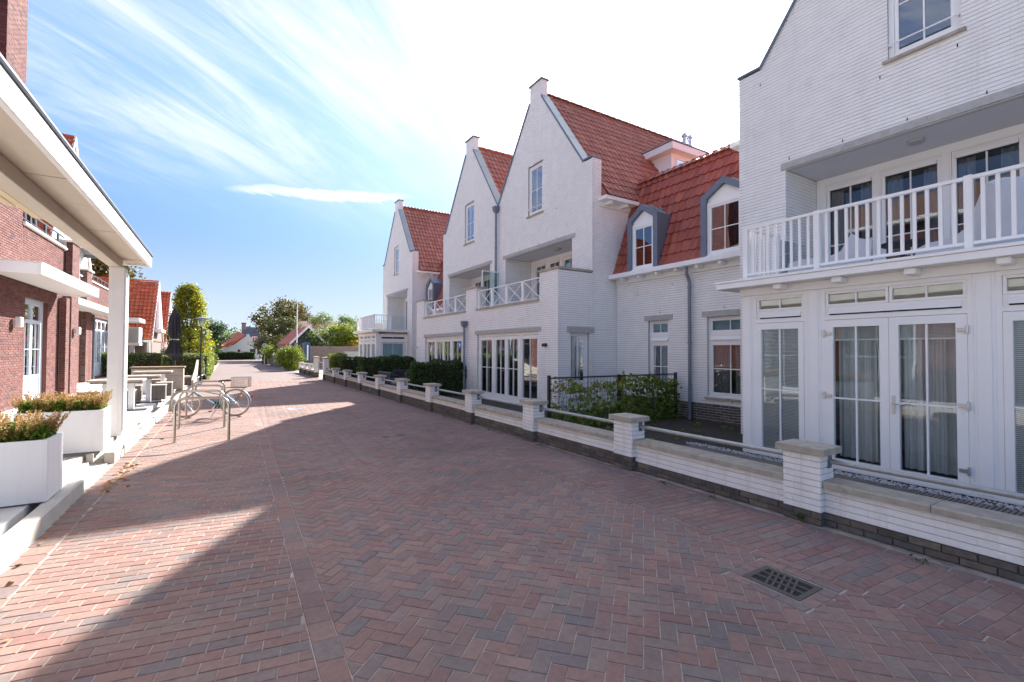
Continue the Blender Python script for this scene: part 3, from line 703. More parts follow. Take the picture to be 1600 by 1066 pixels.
# ================= FRONT GARDEN WALL (right) =================
def xf(y): return 5.03-.009*(y-2.5) if y < 26 else 4.82
def pz(y): return .1275 if y < 3 else .19 if y < 9 else .2525 if y < 18 else .315
def garden_wall(name, label, piers, xface, first_y=None, last_y=None, tall=None, mat_w='white_fence_brick', singles=300, rails=True):
    t = thing(name, label, 'wall', (xface(piers[0]), piers[0], 0)); sgl = [singles]
    th_ = .21
    for i, y in enumerate(piers):
        x = xface(y); hp = .70 if not (tall and i in tall) else 1.22; pw = .36
        fr = street(x-.03); Z0 = pz(y)
        core = MB(WORLD); core.box(x-.02, x+.23, y-pw/2+.010, y+pw/2-.010, Z0+.005, hp); p = core.build('pier', 'white_wall_joint', t); MB().box(x-.02, x+.23, y-pw/2+.010, y+pw/2-.010, 0, Z0+.004).build('pier_base', 'plinth_joint', t)
        n = 40 if y < 11 else 0
        lay_bricks(street(x-.03), Z0, hp, lambda a, b: [(y-pw/2, y+pw/2)], p, mat_w, min(n, 40), L=.18, phase=y-pw/2)
        lay_bricks(sideY(y-pw/2), Z0, hp, lambda a, b: [(x-.0095, x+.235)], p, mat_w, 16 if n else 0, L=.205, phase=x-.03)
        lay_bricks(street(x-.031), 0, Z0, lambda a, b: [(y-pw/2, y+pw/2)], p, 'plinth_brick', 0, L=.18, phase=y-pw/2)
        lay_bricks(sideY(y-pw/2-.001), 0, Z0, lambda a, b: [(x-.0095, x+.235)], p, 'plinth_brick', 0, L=.205, phase=x-.03)
        c = MB().cbox(x-.075, x+.315, y-pw/2-.05, y+pw/2+.05, hp, hp+.018, .003)
        b = .02
        c = MB(); X0, X1, Y0, Y1 = x-.08, x+.28, y-pw/2-.055, y+pw/2+.055
        c.raw([(X0,Y0,hp),(X1,Y0,hp),(X1,Y1,hp),(X0,Y1,hp),(X0,Y0,hp+.062),(X1,Y0,hp+.062),(X1,Y1,hp+.062),(X0,Y1,hp+.062),(X0+.006,Y0+.006,hp+.068),(X1-.006,Y0+.006,hp+.068),(X1-.006,Y1-.006,hp+.068),(X0+.006,Y1-.006,hp+.068),(x+.12,y,hp+.088)],
              [(3,2,1,0),(0,1,5,4),(1,2,6,5),(2,3,7,6),(3,0,4,7),(4,5,9,8),(5,6,10,9),(6,7,11,10),(7,4,8,11),(8,9,12),(9,10,12),(10,11,12),(11,8,12)])
        c.build('pier_cap', 'cap_stone', t)
    segs = [(piers[i]+.18, piers[i+1]-.18) for i in range(len(piers)-1)]
    if first_y is not None: segs.insert(0, (first_y, piers[0]-.18))
    for (a, b) in segs:
        x = xface((a+b)/2)+.035; Z0 = pz(a); core = MB().box(x+.010, x+.20, a, b, Z0+.005, .375); w = core.build('wall_panel', 'white_wall_joint', t); MB().box(x+.010, x+.20, a, b, 0, Z0+.004).build('panel_base', 'plinth_joint', t)
        n = min(sgl[0], 110) if a < 10 else 0; sgl[0] -= n
        lay_bricks(street(x), Z0, .375, lambda p, q: [(a, b)], w, mat_w, n)
        lay_bricks(street(x-.004), 0, Z0, lambda p, q: [(a, b)], w, 'plinth_brick', 40 if a < 8 else 0)
        k = 2 if b-a > 1.5 else 1
        cuts = [a+.004, a+(b-a)*(.62 if a < 2.6 else .5), b-.004] if k == 2 else [a+.004, b-.004]
        for i in range(len(cuts)-1):
            MB().prism([(x-.05, .375), (x+.25, .375), (x+.25, .415), (x+.23,.437), (x-.03, .437), (x-.05, .425)], cuts[i]+.003, cuts[i+1]-.003, 's').v
            m = MB(Fr(0,0,(0,1),(1,0))); m.prism([(x-.05, .376), (x+.25, .376), (x+.25, .425), (x+.235,.44), (x-.038, .44), (x-.05, .428)], cuts[i]+.003, cuts[i+1]-.003, 's')
            m.build('coping_stone', 'cap_stone', t)
        if rails and b-a > .8:
            xr = x+.10
            MB().tube([(xr, a+.012, .622), (xr, b-.012, .622)], .026, 12).build('rail', 'steel_rail', t)
            for yy, sg in ((a, 1), (b, -1)):
                MB().cbox(xr-.035, xr+.035, min(yy+sg*.001, yy+sg*.010), max(yy+sg*.001, yy+sg*.010), .555, .685, .002).build('rail_bracket', 'zinc_dark', t)
    return t
piers = [-.05, 2.49, 4.96, 7.42, 9.93, 12.44, 14.98, 17.48, 20.08, 22.68, 25.28, 28.0]
g1 = garden_wall('garden_wall', 'long low white brick garden wall with stone capped piers and steel rails along the street', piers, xf, tall={11})
g2 = garden_wall('garden_wall', 'short far stretch of white garden wall beyond the open metal gate', [31.0, 33.2, 35.4, 37.6], lambda y: 4.80, tall={0}, singles=0)
gt = thing('garden_gate', 'small open grey metal gate between two tall white piers', 'gate', (4.95, 30.8, 0))
mb = MB(); mb.bar((5.0,30.78,.25),(5.45,29.95,.25),.03); mb.bar((5.0,30.78,.98),(5.45,29.95,.75),.03); mb.bar((5.0,30.78,.2),(5.0,30.78,1.0),.04); mb.bar((5.45,29.95,.2),(5.45,29.95,.8),.03); mb.build('gate_frame', 'steel_rail', gt)
for q in range(5):
    f_ = .17*(q+.6); mb = MB(); mb.bar((5.0+.45*f_,30.78-.83*f_,.25),(5.0+.45*f_,30.78-.83*f_,.93-.2*f_),.015); mb.build('bar','steel_rail',gt)
# front gardens behind the wall
tr = MB(); tr.box(5.2, 11, -5, 30, -.02, .015); tr.build('garden_ground', 'soil', None, kind='structure')
# white gravel strips and grate before the near bay
gp = []; 
mb = MB()
for _ in range(1500):
    xx = 7.02+RNG.random()*.20; yy = -1+RNG.random()*6.5; r = .008+.010*RNG.random(); z = .07+.01*RNG.random()
    mb.raw([(xx-r,yy,z),(xx,yy-r,z),(xx+r,yy,z),(xx,yy+r,z),(xx,yy,z+r*1.1)], [(0,1,4),(1,2,4),(2,3,4),(3,0,4)])
mb.build('white_gravel', 'gravel_white', None, kind='stuff')
MB().box(5.25, 7.24, -3, 5.4, .0, .068).build('terrace_slab', 'concrete_light', None, kind='structure').data.materials[0] = M['plinth_joint']
dgr = thing('drain_channel', 'grey slatted deck grate between the garden wall and the near bay doors', 'grate', (6.6,2.5,.07))
MB().box(6.58, 6.62, -1, 5.3, .069, .085).build('edge_bar','zinc_pipe',dgr)
for k in range(150):
    y = -.9+k*.041; MB().box(6.64, 6.98, y, y+.028, .069, .088).build('slat', 'wood_grey', dgr)
# ================= WHITE ROW =================
XG, XE, XS, XRC = 9.1, 7.85, 10.05, 10.26
ZK, MG, ZP = 7.40, 1.385, 11.0        # shoulder height, gable slope, pillar top
def gable_prof(y0, y1, cs, hw=2.55):
    """full spans below the shoulders; gables with centres cs above"""
    def f(z):
        if z < ZK: return [(y0, y1)]
        out = []
        for c in cs:
            w = hw-(z-ZK)/MG
            out.append((c-max(w, .36), c+max(w, .36)))
        return out
    return f
def gable_trim(par, cs, y0, y1, hw=2.55):
    x0, x1 = XG-.035, XG+.36
    for c in cs:
        zt = ZK+(hw-.36)*MG
        for sg in (-1, 1):
            ya, yb = c+sg*hw, c+sg*.36
            # zinc capping in three sheets with seams, light on top, dark edge strip in front
            for k in range(3):
                a, b = k/3+.004, (k+1)/3-.004
                P = lambda q: (ya+(yb-ya)*q, ZK+(zt-ZK)*q)
                p, q = P(a), P(b)
                m = MB(street(XG)); m.prism([(p[0],p[1]), (q[0],q[1]), (q[0],q[1]+.045), (p[0],p[1]+.045)], -.30, .02, 'n'); m.build('gable_flashing', 'zinc_light', par)
            P0, P1 = (ya, ZK), (yb, zt)
            m = MB(street(XG)); m.prism([(P0[0],P0[1]-.055), (P1[0],P1[1]-.055), (P1[0],P1[1]+.05), (P0[0],P0[1]+.05)], .0205, .036, 'n'); m.build('gable_edge', 'zinc_dark', par)
        m = MB(WORLD).cbox(XG-.05, XG+.30, c-.40, c+.40, ZP, ZP+.05, .006); m.build('pillar_cap', 'zinc_dark', par)
        m = MB(WORLD); m.box(XG+.006, XG+.24, c-.355, c+.355, zt-.1, ZP); m.build('gable_pillar', 'white_wall_joint', par)
        lay_bricks(sideY(c-.36), zt-.1, ZP, lambda a, b: [(XG+.0205, XG+.24)], par, 'white_brick', 0)
    for a, b in y0+y1:
        m = MB(WORLD).cbox(XG-.035, XG+.36, a, b, ZK, ZK+.05, .005); m.build('shoulder_cap', 'zinc_dark', par)
def gable_roof(par, cs, y_eaves, ns=300, hw=2.55, xend=17.5, vis=(True,), over=.32, xmin=None):
    """ridges along X behind the gables; tiles on the slopes that face -Y, sheets on the others"""
    zr = 10.72; bk = MB(WORLD)
    for i, c in enumerate(cs):
        ym = y_eaves[0] if i == 0 else c-hw
        yp = y_eaves[1] if i == len(cs)-1 else c+hw
        zm, zp = zr-(c-ym)*MG, zr-(yp-c)*MG
        x0 = XG+.36
        pts = [(ym, zm-.03), (c, zr-.03), (yp, zp-.03), (yp-.3, zp-.10), (ym+.3, zm-.10)]
        bk.prism([(p[0], p[1]) for p in pts], x0, xend, 's') if False else None
        v = [(x0,)+p for p in pts]+[(xend,)+p for p in pts]
        bk.raw(v, [(0,1,2,3,4),(9,8,7,6,5)]+[(k,(k+1)%5,5+(k+1)%5,5+k) for k in range(5)])
    bk.build('roof_deck', 'roof_tile', par)
    for i, c in enumerate(cs):
        ym = (y_eaves[0] if i == 0 else c-hw); zm = zr-(c-ym)*MG; sl_ = sqrt(1+MG*MG)*(c-ym)
        if vis[i]: tile_roof(par, (XG+.37, ym, zm), (1,0,0), (0, 1, MG), xend-XG-.4 if xmin is None else xmin, sl_, lambda a, s: True, n_single=ns if i == 0 else 60)
        for k in range(int((xend-XG-.36)/.33)):
            x = XG+.37+k*.33; n = 6; vs = []; m = MB()
            for a_, xx in ((.0, x), (.02, x+.345)):
                vs += [(xx, c+(.105+a_)*cos(pi*q/n), zr-.02+(.085+a_)*sin(pi*q/n)+.012) for q in range(n+1)]
            m.raw(vs, [(q,q+1,n+2+q,n+1+q) for q in range(n)]+[tuple(range(n+1))]); m.build('ridge_tile', 'roof_tile', par)
def eave(par, y, x0, x1, sg=-1, z=6.09, brackets=True):
    """white box gutter along X on a side wall; sg = direction it looks"""
    m = MB(WORLD); ya, yb = (y, y+sg*.34) if sg > 0 else (y+sg*.34, y)
    m.cbox(x0, x1, ya, yb, z+.04, z+.15, .006); m.build('gutter', 'white_trim', par)
    if brackets:
        k = x0+.3
        while k < x1-.1:
            MB(WORLD).prism([(k-.05, y), (k+.05, y), (k+.05, y+sg*.27), (k-.05, y+sg*.27)], z-.05, z+.039, 'z').build('eave_bracket', 'white_trim', par); k += .62
        MB(WORLD).box(x0+.05, x1, min(y, y+sg*.035), max(y, y+sg*.035), z-.10, z+.038).build('eave_board', 'white_trim', par)
def side_wall(par, y, x0, x1, z0, z1, N, ops=(), ns=0, **k):
    if x1-x0 > .1 and k.get('name') != 'recess_wall': x0 += .0205 if x0 > -9 else 0
    fr = Fr(0, y, (1,0), (0,N)); return wall(par, fr, z0, z1, (x0, x1), ops, n_single=ns, **k)
def shell(par, y0, y1, x0=10.9, x1=17.5, z1=6.2):
    m = MB(WORLD); m.box(x1-.15, x1, y0, y1, 0, z1); m.box(x0-3+1.2 if False else x0, x1-.15, y0, y1, z1-.1, z1); m.build('rear_wall', 'white_wall_joint', par)
def weeps(par, fr, pts):
    m = MB(fr)
    for s, z in pts: m.box(s-.007, s+.007, -.002, .002, z, z+.05)
    m.build('weep_hole', 'dark_void', par)
def gable_window(par, c, z0=6.45, z1=8.18):
    fr = street(XG); a, b = c-.44, c+.44
    w = window(par, fr, a, b, z0, z1, n=-.05, fw=.07, cw=.05, cols=2, rows=2, zs=None, glass='glass_sky', curt='curtain_grey', half=((0,.25),(.75,1)), deep=.5)
    reveal(w, fr, a, b, z0, z1, -.11)
    sill(w, fr, a-.06, b+.06, z0, n1=.06)
    MB(fr).tube([(a+.03, .035, z0+.22), (b-.03, .035, z0+.22)], .012, 8).build('safety_bar', 'white_trim', w)
    for q in (a+.03, b-.03): MB(fr).box(q-.012, q+.012, -.05, .035, z0+.205, z0+.235).build('bar_bracket', 'white_trim', w)
    MB(fr).cbox(a, b, -.05, .0, z1-.0, z1+.04, .004).build('window_head', 'lintel_stone', w)
def balcony_recess(par, y0, y1, units, zf=2.88, zt=5.2, fr=None, glass='glass', soff=True):
    """recess room behind the gable facade: side walls, soffit, glazed front at the back"""
    m = MB(WORLD); m.box(XG-.02, XRC, y0, y1, zt, zt+.06); m.build('soffit', 'cover_white', par)
    m = MB(WORLD); m.box(XG-.02, XRC+.02, y0, y1, zf-.14, zf-.005); m.build('balcony_floor', 'concrete_light', par)
    side_wall(par, y1, XG-.001, XRC, zf, zt, -1, ns=0, name='recess_wall')
    side_wall(par, y0, XG-.001, XRC, zf, zt, 1, ns=0, name='recess_wall')
    fr = street(XRC)
    fm = MB(fr); fm.box(y0, y1, -.12, -.01, zf, zf+.06); fm.box(y0, y1, -.12, -.01, zt-.12, zt)
    last = y0
    ed = [y0]+[q for u in units for q in u]+[y1]
    for k in range(0, len(ed), 2): fm.box(ed[k], ed[k+1], -.12, -.008, zf+.06, zt-.12)
    fm.build('recess_frame', 'white_trim', par)
    for (a, b) in units:
        w = window(par, fr, a, b, zf+.06, zt-.12, n=-.02, fw=.022, cw=.055, cols=2, rows=2, zs=[zf+.95], glass=glass, curt='curtain_dark', half=((0,.3),(.7,1)), name='balcony_door', deep=.8, awning=True)
def ceiling_light(par_y, x, z):
    return
def rail_pickets(par, P0, P1, z0, z1, n, pw=.028, pn='picket'):
    a, b = Vector((*P0, 0)), Vector((*P1, 0)); d = (b-a)
    for k in range(1, n+1):
        p = a+d*k/(n+1); MB().bar((p.x, p.y, z0), (p.x, p.y, z1), pw*1.3, pw*.8).build(pn, 'white_trim', par)
def balcony_rail(par, corners, zf, picks, h=.86, post=.075, posts=None):
    """corner points (x,y) joined by rails with pickets"""
    for i, p in enumerate(corners):
        MB().cbox(p[0]-post/2, p[0]+post/2, p[1]-post/2, p[1]+post/2, zf, zf+h+.01, .006).build('rail_post', 'white_trim', par)
    for i in range(len(corners)-1):
        a, b = corners[i], corners[i+1]
        MB().bar((*a, zf+h-.02), (*b, zf+h-.02), .06, .04).build('top_rail', 'white_trim', par)
        MB().bar((*a, zf+.09), (*b, zf+.09), .045, .035).build('bottom_rail', 'white_trim', par)
        rail_pickets(par, a, b, zf+.10, zf+h-.03, picks[i])
# ---- bay with balcony -------------------------------------------------
def bay(par, c, full=True, blinds=True):
    """white timber bay under a balcony slab, front at x=7.3, centred on c"""
    X = 7.3; fr = street(X); y0, y1 = c-2.0, c+2.0
    zb, zt = .07, 2.62
    # posts and head
    P = [(y0, y0+.19), (c-.985, c-.80), (c+.80, c+.985), (y1-.19, y1)]
    for a, b in P:
        MB(fr).cbox(a, b, -.14, .0, zb, zt, .006).build('post', 'white_trim', par)
        MB(fr).cbox(a+.03, b-.03, .0, .012, zb+.04, zt-.03, .004).build('post_face', 'white_trim', par)
    MB(fr).cbox(y0-.02, y1+.02, -.14, .03, zt, 2.74, .006).build('bay_fascia', 'white_trim', par)
    MB(fr).box(y0, y1, -.14, -.0, .0, zb-.002).build('bay_plinth', 'black_metal', par)
    # slab
    m = MB(WORLD); m.cbox(7.0, XG, y0-.27, y1+.27, 2.74, 2.83, .006); m.cbox(6.985, XG, y0-.285, y1+.285, 2.832, 2.87, .004); m.build('balcony_slab', 'white_trim', par)
    k = y0+.1
    while k < y1+.05:
        MB(fr).cbox(k-.06, k+.06, .03, .24, 2.66, 2.739, .012).build('slab_bracket', 'white_trim', par); k += .80
    # lights
    def unit(a, b, door=False):
        zs_, zl = 2.17, 2.44
        f = MB(fr); f.frame(a, b, zb, zt, .05, -.10, -.01); f.box(a+.05, b-.05, -.10, -.0115, zs_+.0, zs_+.055); w = f.build('window', 'white_trim', par)
        # fixed transom lights
        nn = 2 if door else 1
        for q in range(nn):
            p0, p1 = a+.05+(b-a-.1)*q/nn, a+.05+(b-a-.1)*(q+1)/nn
            g = MB(fr); g.frame(p0+.004, p1-.004, 2.36, zt-.052, .032, -.085, -.022); g.build('casement', 'white_trim', w)
            panes(w, fr, p0+.036, p1-.036, 2.392, zt-.084, -.045, 2, 1, .02, 'glass')
            MB(fr).box(p0+.03, p1-.03, -.085, -.082, 2.38, zt-.08).build('blind', 'blind_beige', w)
        # vent grille flap
        MB(fr).box(a+.05, b-.05, -.10, -.03, 2.225, 2.358).build('vent_panel', 'white_trim', w)
        MB(fr).prism([(-.03,2.335),(.012,2.262),(.012,2.252),(-.03,2.262)], a+.10, b-.10, 's').build('vent_flap', 'white_trim', w)
        MB(fr).box(a+.10, b-.10, -.029, -.0285, 2.236, 2.256).build('vent_slot', 'dark_void', w)
        lv = [(a+.054, b-.054)] if not door else [(a+.052, (a+b)/2-.002), ((a+b)/2+.002, b-.052)]
        for li, (p, q) in enumerate(lv):
            st = .10 if door else .075
            g = MB(fr); g.frame(p, q, zb+.012, zs_-.006, st, -.07, -.004, wb=.14 if door else .10, wt=.10); lf = g.build('door_leaf' if door else 'casement', 'white_trim', w)
            P0, P1, Z0, Z1 = p+st, q-st, zb+.012+(.14 if door else .10), zs_-.106
            zm = [1.07] if door else [1.12]
            panes(lf, fr, P0, P1, Z0, Z1, -.030, 2, 1, .022, 'glass', zs=zm)
            for hz in ([.35, 1.1, 1.98] if door else []):
                hs = q+.005 if li == 1 else p-.005
                MB(fr).cbox(hs-.012, hs+.012, -.004, .03, hz-.05, hz+.05, .004).build('hinge', 'silver', lf)
                MB(fr).cbox(min(hs, hs+(-.09 if li else .09)), max(hs, hs+(-.09 if li else .09)), -.003, .012, hz-.025, hz+.02, .003).build('hinge', 'silver', lf)
            if door and li == 0:   # lever handle near the meeting stile
                hs = q-.045
                MB(fr).cbox(hs-.018, hs+.018, -.004, .008, .93, 1.16, .004).build('handle_plate', 'silver', lf)
                MB(fr).tube([(hs, .008, 1.06), (hs, .05, 1.06), (hs-.02, .055, 1.06), (hs-.13, .055, 1.055)], .009, 8).build('handle', 'silver', lf)
            cm = MB(fr)
            if door:
                curtain_mb(cm, P0-.03, P1+.03, Z0, Z1, -.26, .022, .085); cm.build('curtain', 'curtain_grey', lf)
                cm = MB(fr); curtain_mb(cm, P0+(.10 if li else .36), P0+(.28 if li else .55), Z0, Z1, -.22, .03, .07); cm.build('curtain', 'curtain_white', lf)
                b_ = MB(fr); z = Z1-.17
                while z < Z1: b_.add([(P0,-.09,z),(P1,-.09,z),(P1,-.075,z+.012),(P0,-.075,z+.012)], [(0,1,2,3)]); z += .017
                b_.build('blind', 'blind_white', lf); MB(fr).box(P0, P1, -.092, -.07, Z1-.19, Z1-.172).build('blind_rail', 'blind_white', lf)
            else:
                b_ = MB(fr); z = Z0
                while z < Z1: b_.add([(P0,-.060,z),(P1,-.060,z),(P1,-.052,z+.0175),(P0,-.052,z+.0175)], [(0,1,2,3)]); z += .0215
                b_.build('blind', 'blind_white', lf)
        room(w, fr, a+.01, b-.01, zb, zt, -.105, .7)
    unit(P[2][1], P[3][0]); unit(P[1][1], P[2][0], True); unit(P[0][1], P[1][0])
    # side lights on the returns
    for yy, N in ((y0, -1), (y1, 1)):
        fs = Fr(0, yy, (1,0), (0,N)); f = MB(fs); f.frame(X+.14, XG, zb, zt, .16, -.10, -.004); f.box(X+.30, XG-.16, -.10, -.006, 2.17, 2.36); w = f.build('side_window', 'white_trim', par)
        g = MB(fs); g.frame(X+.32, XG-.18, .11, 2.15, .06, -.07, -.012); g.build('casement', 'white_trim', w)
        panes(w, fs, X+.38, XG-.24, .17, 2.09, -.03, 2, 1, .022, 'glass_frost', zs=[1.1]); panes(w, fs, X+.34, XG-.20, 2.38, zt-.17+.16-.05, -.04, 2, 1, .02, 'glass_frost')
        room(w, fs, X+.2, XG-.05, .02, zt, -.11, .15)
        cm = MB(fs); curtain_mb(cm, X+.35, XG-.2, .17, 2.1, -.09, .01, .1); cm.build('curtain', 'curtain_white', w)
    # balustrade
    zf = 2.87; xr = 7.22
    cs = [(8.15, c+1.87), (xr, c+1.87), (xr, c+.80), (xr, c-.80), (xr, c-1.87), (8.15, c-1.87)]
    balcony_rail(par, cs, zf, [6, 8, 12, 8, 6])
    for s_ in (c+1.87, c-1.87): MB().box(8.2, XG-.01, s_-.004, s_+.004, zf+.05, zf+.8).build('glass_screen', 'glass', par)

# ---------------- near gabled house ----------------
C0 = 2.70
near = thing('gabled_house', 'nearest white brick gabled house on the right with timber bay and picket balcony', 'house', (XG, C0, 0))
fr = street(XG)
UN = [(.86,1.76),(1.84,2.72),(2.80,3.70),(3.74,4.62)]
ops = [(.60, 4.77, 2.75, 5.2), (C0-.44, C0+.44, 6.45, 8.18), (.7, 4.7, 0, 2.75)]
wall(near, fr, 0, ZP, gable_prof(-.2, 5.71, [C0]), ops, n_single=300)
side_wall(near, 5.71, XG, 17.5, 0, 6.1, 1); side_wall(near, 5.71, XG, XG+.36, 6.1, 7.4, 1, name='parapet'); MB(WORLD).box(XG+.11,17.5,5.6,5.70,0,6.4).build('side_wall','white_wall_joint',near)
gable_trim(near, [C0], [(5.25, 5.73)], [(-.22, .15)])
lintel(near, fr, .45, 4.85, 5.2, 5.33, joints=4, n1=.03)
balcony_recess(near, .6, 4.77, UN)
gable_window(near, C0)
gable_roof(near, [C0], (-.2, 5.95), ns=0, vis=(False,))
eave(near, 5.71, 9.30, 17.5, sg=1)
weeps(near, fr, [(2.0,5.36),(2.9,5.36),(3.8,5.36),(4.7,5.37),(2.3,6.2),(3.25,6.2),(5.25,7.05),(1.5,5.36)])
bay(near, C0-.15)
shell(near, -.2, 5.7)
ly = thing('ceiling_lamp', 'small oval bulkhead lamp under the near balcony soffit', 'lamp', (9.6, 2.95, 5.2))
MB(WORLD).lathe((9.6,2.95), [(.11,5.2),(.12,5.17),(.11,5.145),(.06,5.13)], 16).build('lamp_housing', 'print_grey', ly)
# the neighbour out of view to the right that carries the row on
nb = thing('gabled_house', 'white gabled house continuing the row past the right edge of the view', 'house', (XG, -2.4, 0))
wall(nb, fr, 0, ZP, gable_prof(-5.5, -.2, [-2.5]), [(-4.5,-.9,0,2.5)], n_single=0); gable_roof(nb, [-2.5], (-5.5, -.2), ns=0, vis=(False,)); bay(nb, -2.65)

# ---------------- link with mansard and dormers ----------------
def mansard(par, y0, y1, dormers, ns=300):
    zb_, zt_, x0, x1 = 3.97, 6.90, 9.93, 10.98
    m = MB(WORLD); m.raw([(x0+.03,y0,zb_),(x1+.03,y0,zt_),(17.3,y0,zt_),(17.3,y0,zb_),(x0+.03,y1,zb_),(x1+.03,y1,zt_),(17.3,y1,zt_),(17.3,y1,zb_)],
        [(0,1,2,3),(7,6,5,4),(0,4,5,1),(1,5,6,2),(2,6,7,3)]); m.build('roof_deck', 'mansard_tile', par)
    Sv = (x1-x0, 0, zt_-zb_); sl_ = sqrt(Sv[0]**2+Sv[2]**2)
    def inside(a, s):
        y = y1-a; z = zb_+s*Sv[2]/sl_
        for c, hw in dormers:
            if abs(y-c) < hw-.02 and z < 5.42+max(0, .38*(1-abs(y-c)/hw)): return False
        return True
    tile_roof(par, (x0, y1, zb_), (0,-1,0), Sv, y1-y0, sl_, inside, 'mansard_tile', ns, w=.215, l=.325)
    for k in range(int((y1-y0)/.33)):
        y = y1-k*.33; n = 6; vs = []; m = MB()
        for a_, yy in ((.0, y), (.02, y-.345)): vs += [(x1+.03+(.115+a_)*cos(pi*q/n), yy, zt_+(.085+a_)*sin(pi*q/n)) for q in range(n+1)]
        m.raw(vs, [(q,q+1,n+2+q,n+1+q) for q in range(n)]+[tuple(range(n+1))]); m.build('ridge_tile', 'mansard_tile', par)
    fr = street(XS)
    MB(fr).cbox(y0, y1, .0, .34, 3.84, 3.965, .008).build('gutter', 'white_trim', par); MB(fr).box(y0, y1, .0, .03, 3.70, 3.838).build('eave_board', 'white_trim', par)
    k = y0+.3
    while k < y1-.1: MB(fr).cbox(k-.05, k+.05, .03, .26, 3.76, 3.838, .012).build('eave_bracket', 'white_trim', par); k += .63
    MB(WORLD).box(XS-.3, XS+.6, y1-.01, y1-.005, 3.85, 3.95)
def dormer(par, c, hw=.545, tilt=False):
    X = 9.86; fr = street(X); z0, zs_, za, t = 3.97, 5.46, 5.83, .15
    d = -.95
    m = MB(fr)
    out = [(c-hw, z0), (c-hw, zs_), (c, za), (c+hw, zs_), (c+hw, z0)]
    inn = [(c-hw+t, z0), (c-hw+t, zs_-.07), (c, za-.17), (c+hw-t, zs_-.07), (c+hw-t, z0)]
    vs = [(p[0], .0, p[1]) for p in out]+[(p[0], .0, p[1]) for p in inn]+[(p[0], d, p[1]) for p in out]+[(p[0], -.10, p[1]) for p in inn]
    fs = [(i, i+1, 6+i, 5+i) for i in range(4)]+[(i, i+1, 11+i, 10+i) for i in range(4)]+[(5+i, 6+i, 16+i, 15+i) for i in range(4)]
    m.add(vs, fs); dm = m.build('dormer', 'zinc_dark', par)
    for sg in (-1, 1):   # standing seams on the little roof
        for q in (.35, .7):
            MB(fr).bar((c+sg*.02, -q, za+.012), (c+sg*hw, -q, zs_+.012), .015, .03).build('roof_seam', 'zinc_light', dm)
    a, b = c-hw+t, c+hw-t
    m = MB(fr); m.add([(a, -.10, zs_-.17),(b, -.10, zs_-.17),(b, -.10, zs_-.07),(c, -.10, za-.17),(a, -.10, zs_-.07)], [(0,1,2,3,4)]); m.build('gable_panel', 'white_trim', dm)
    MB(fr).cbox(a, b, -.1, -.06, zs_-.22, zs_-.15, .005).build('head_board', 'white_trim', dm)
    w = window(dm, fr, a, b, z0+.05, zs_-.20, n=-.055, fw=.05, cw=.045, cols=2, rows=2, glass='glass_sky', curt='curtain_grey', half=((0,.3),(.72,1)), deep=.5)
    MB(fr).box(a-.01, b+.01, -.1, -.01, z0-.01, z0+.05).build('sill', 'white_trim', dm)
def link_window(par, a, b, z0, z1, ns='window'):
    fr = street(XS)
    f = MB(fr); f.frame(a, b, z0, z1, .055, -.13, -.07); f.box(a+.055, b-.055, -.13, -.071, z1-.44, z1-.36); w = f.build('window', 'white_trim', par)
    g = MB(fr); g.frame(a+.06, b-.06, z1-.36, z1-.058, .035, -.12, -.08); g.build('casement', 'white_trim', w)
    panes(w, fr, a+.095, b-.095, z1-.322, z1-.093, -.1, 2, 1, .02, 'glass_frost'); MB(fr).box(a+.09, b-.09, -.15, -.14, z1-.34, z1-.08).build('blind', 'sign_grey', w)
    MB(fr).prism([(-.08, z1-.47), (-.03, z1-.545), (-.03, z1-.56), (-.08, z1-.56)], a+.07, b-.07, 's').build('vent_flap', 'white_trim', w)
    MB(fr).box(a+.055, b-.055, -.12, -.08, z1-.64, z1-.44).build('vent_panel', 'white_trim', w)
    g = MB(fr); g.frame(a+.06, b-.06, z0+.06, z1-.64, .045, -.12, -.08); g.build('casement', 'white_trim', w)
    panes(w, fr, a+.105, b-.105, z0+.105, z1-.685, -.1, 2, 2, .022, 'glass', zs=[z0+.105+(z1-z0-.79)*.5])
    room(w, fr, a+.01, b-.01, z0+.01, z1-.01, -.131, .6)
    cm = MB(fr); curtain_mb(cm, a+.08, a+(b-a)*.45, z0+.08, z1-.66, -.2, .02, .09); curtain_mb(cm, a+(b-a)*.6, b-.08, z0+.08, z1-.66, -.2, .02, .09); cm.build('curtain', 'curtain_dark', w)
    reveal(w, fr, a, b, z0, z1, -.13); sill(w, fr, a-.05, b+.05, z0, n1=.05, n0=-.11)
    lintel(w, fr, a-.13, b+.13, z1, z1+.145)
link = thing('link_house', 'low white brick house with red mansard roof and two dormers between the gabled houses', 'house', (XS, 8, 0))
LW = [(6.05, 7.17, .62, 2.55), (8.32, 9.02, .62, 2.55)]
fr = street(XS)
wall(link, fr, 0, 3.84, (5.71, 10.26), LW, n_single=300, plinth=.44)
for q in LW: link_window(link, *q)
mansard(link, 5.72, 10.25, [(6.60, .60), (9.08, .545)])
dormer(link, 6.60, .60); dormer(link, 9.08, .545)
MB(WORLD).box(XS+.12, 17.3, 5.75, 10.2, 3.7, 3.83).build('ceiling', 'white_wall_joint', link)
weeps(link, fr, [(6.7,2.74),(8.6,2.74),(7.4,3.2),(8.2,3.45),(9.4,3.3),(6.5,.5),(5.95,2.8)])
dp = MB(WORLD); xp = XS-.09
dp.tube([(XS-.20, 7.60, 3.84), (XS-.20, 7.60, 3.66), (XS-.13, 7.60, 3.56), (xp, 7.60, 3.44), (xp, 7.60, 0.0)], .042, 12)
d_ = thing('downpipe', 'grey zinc downpipe with bent top on the white wall between the two dormers', 'downpipe', (xp, 7.6, 0)); dp.build('pipe', 'zinc_pipe', d_)
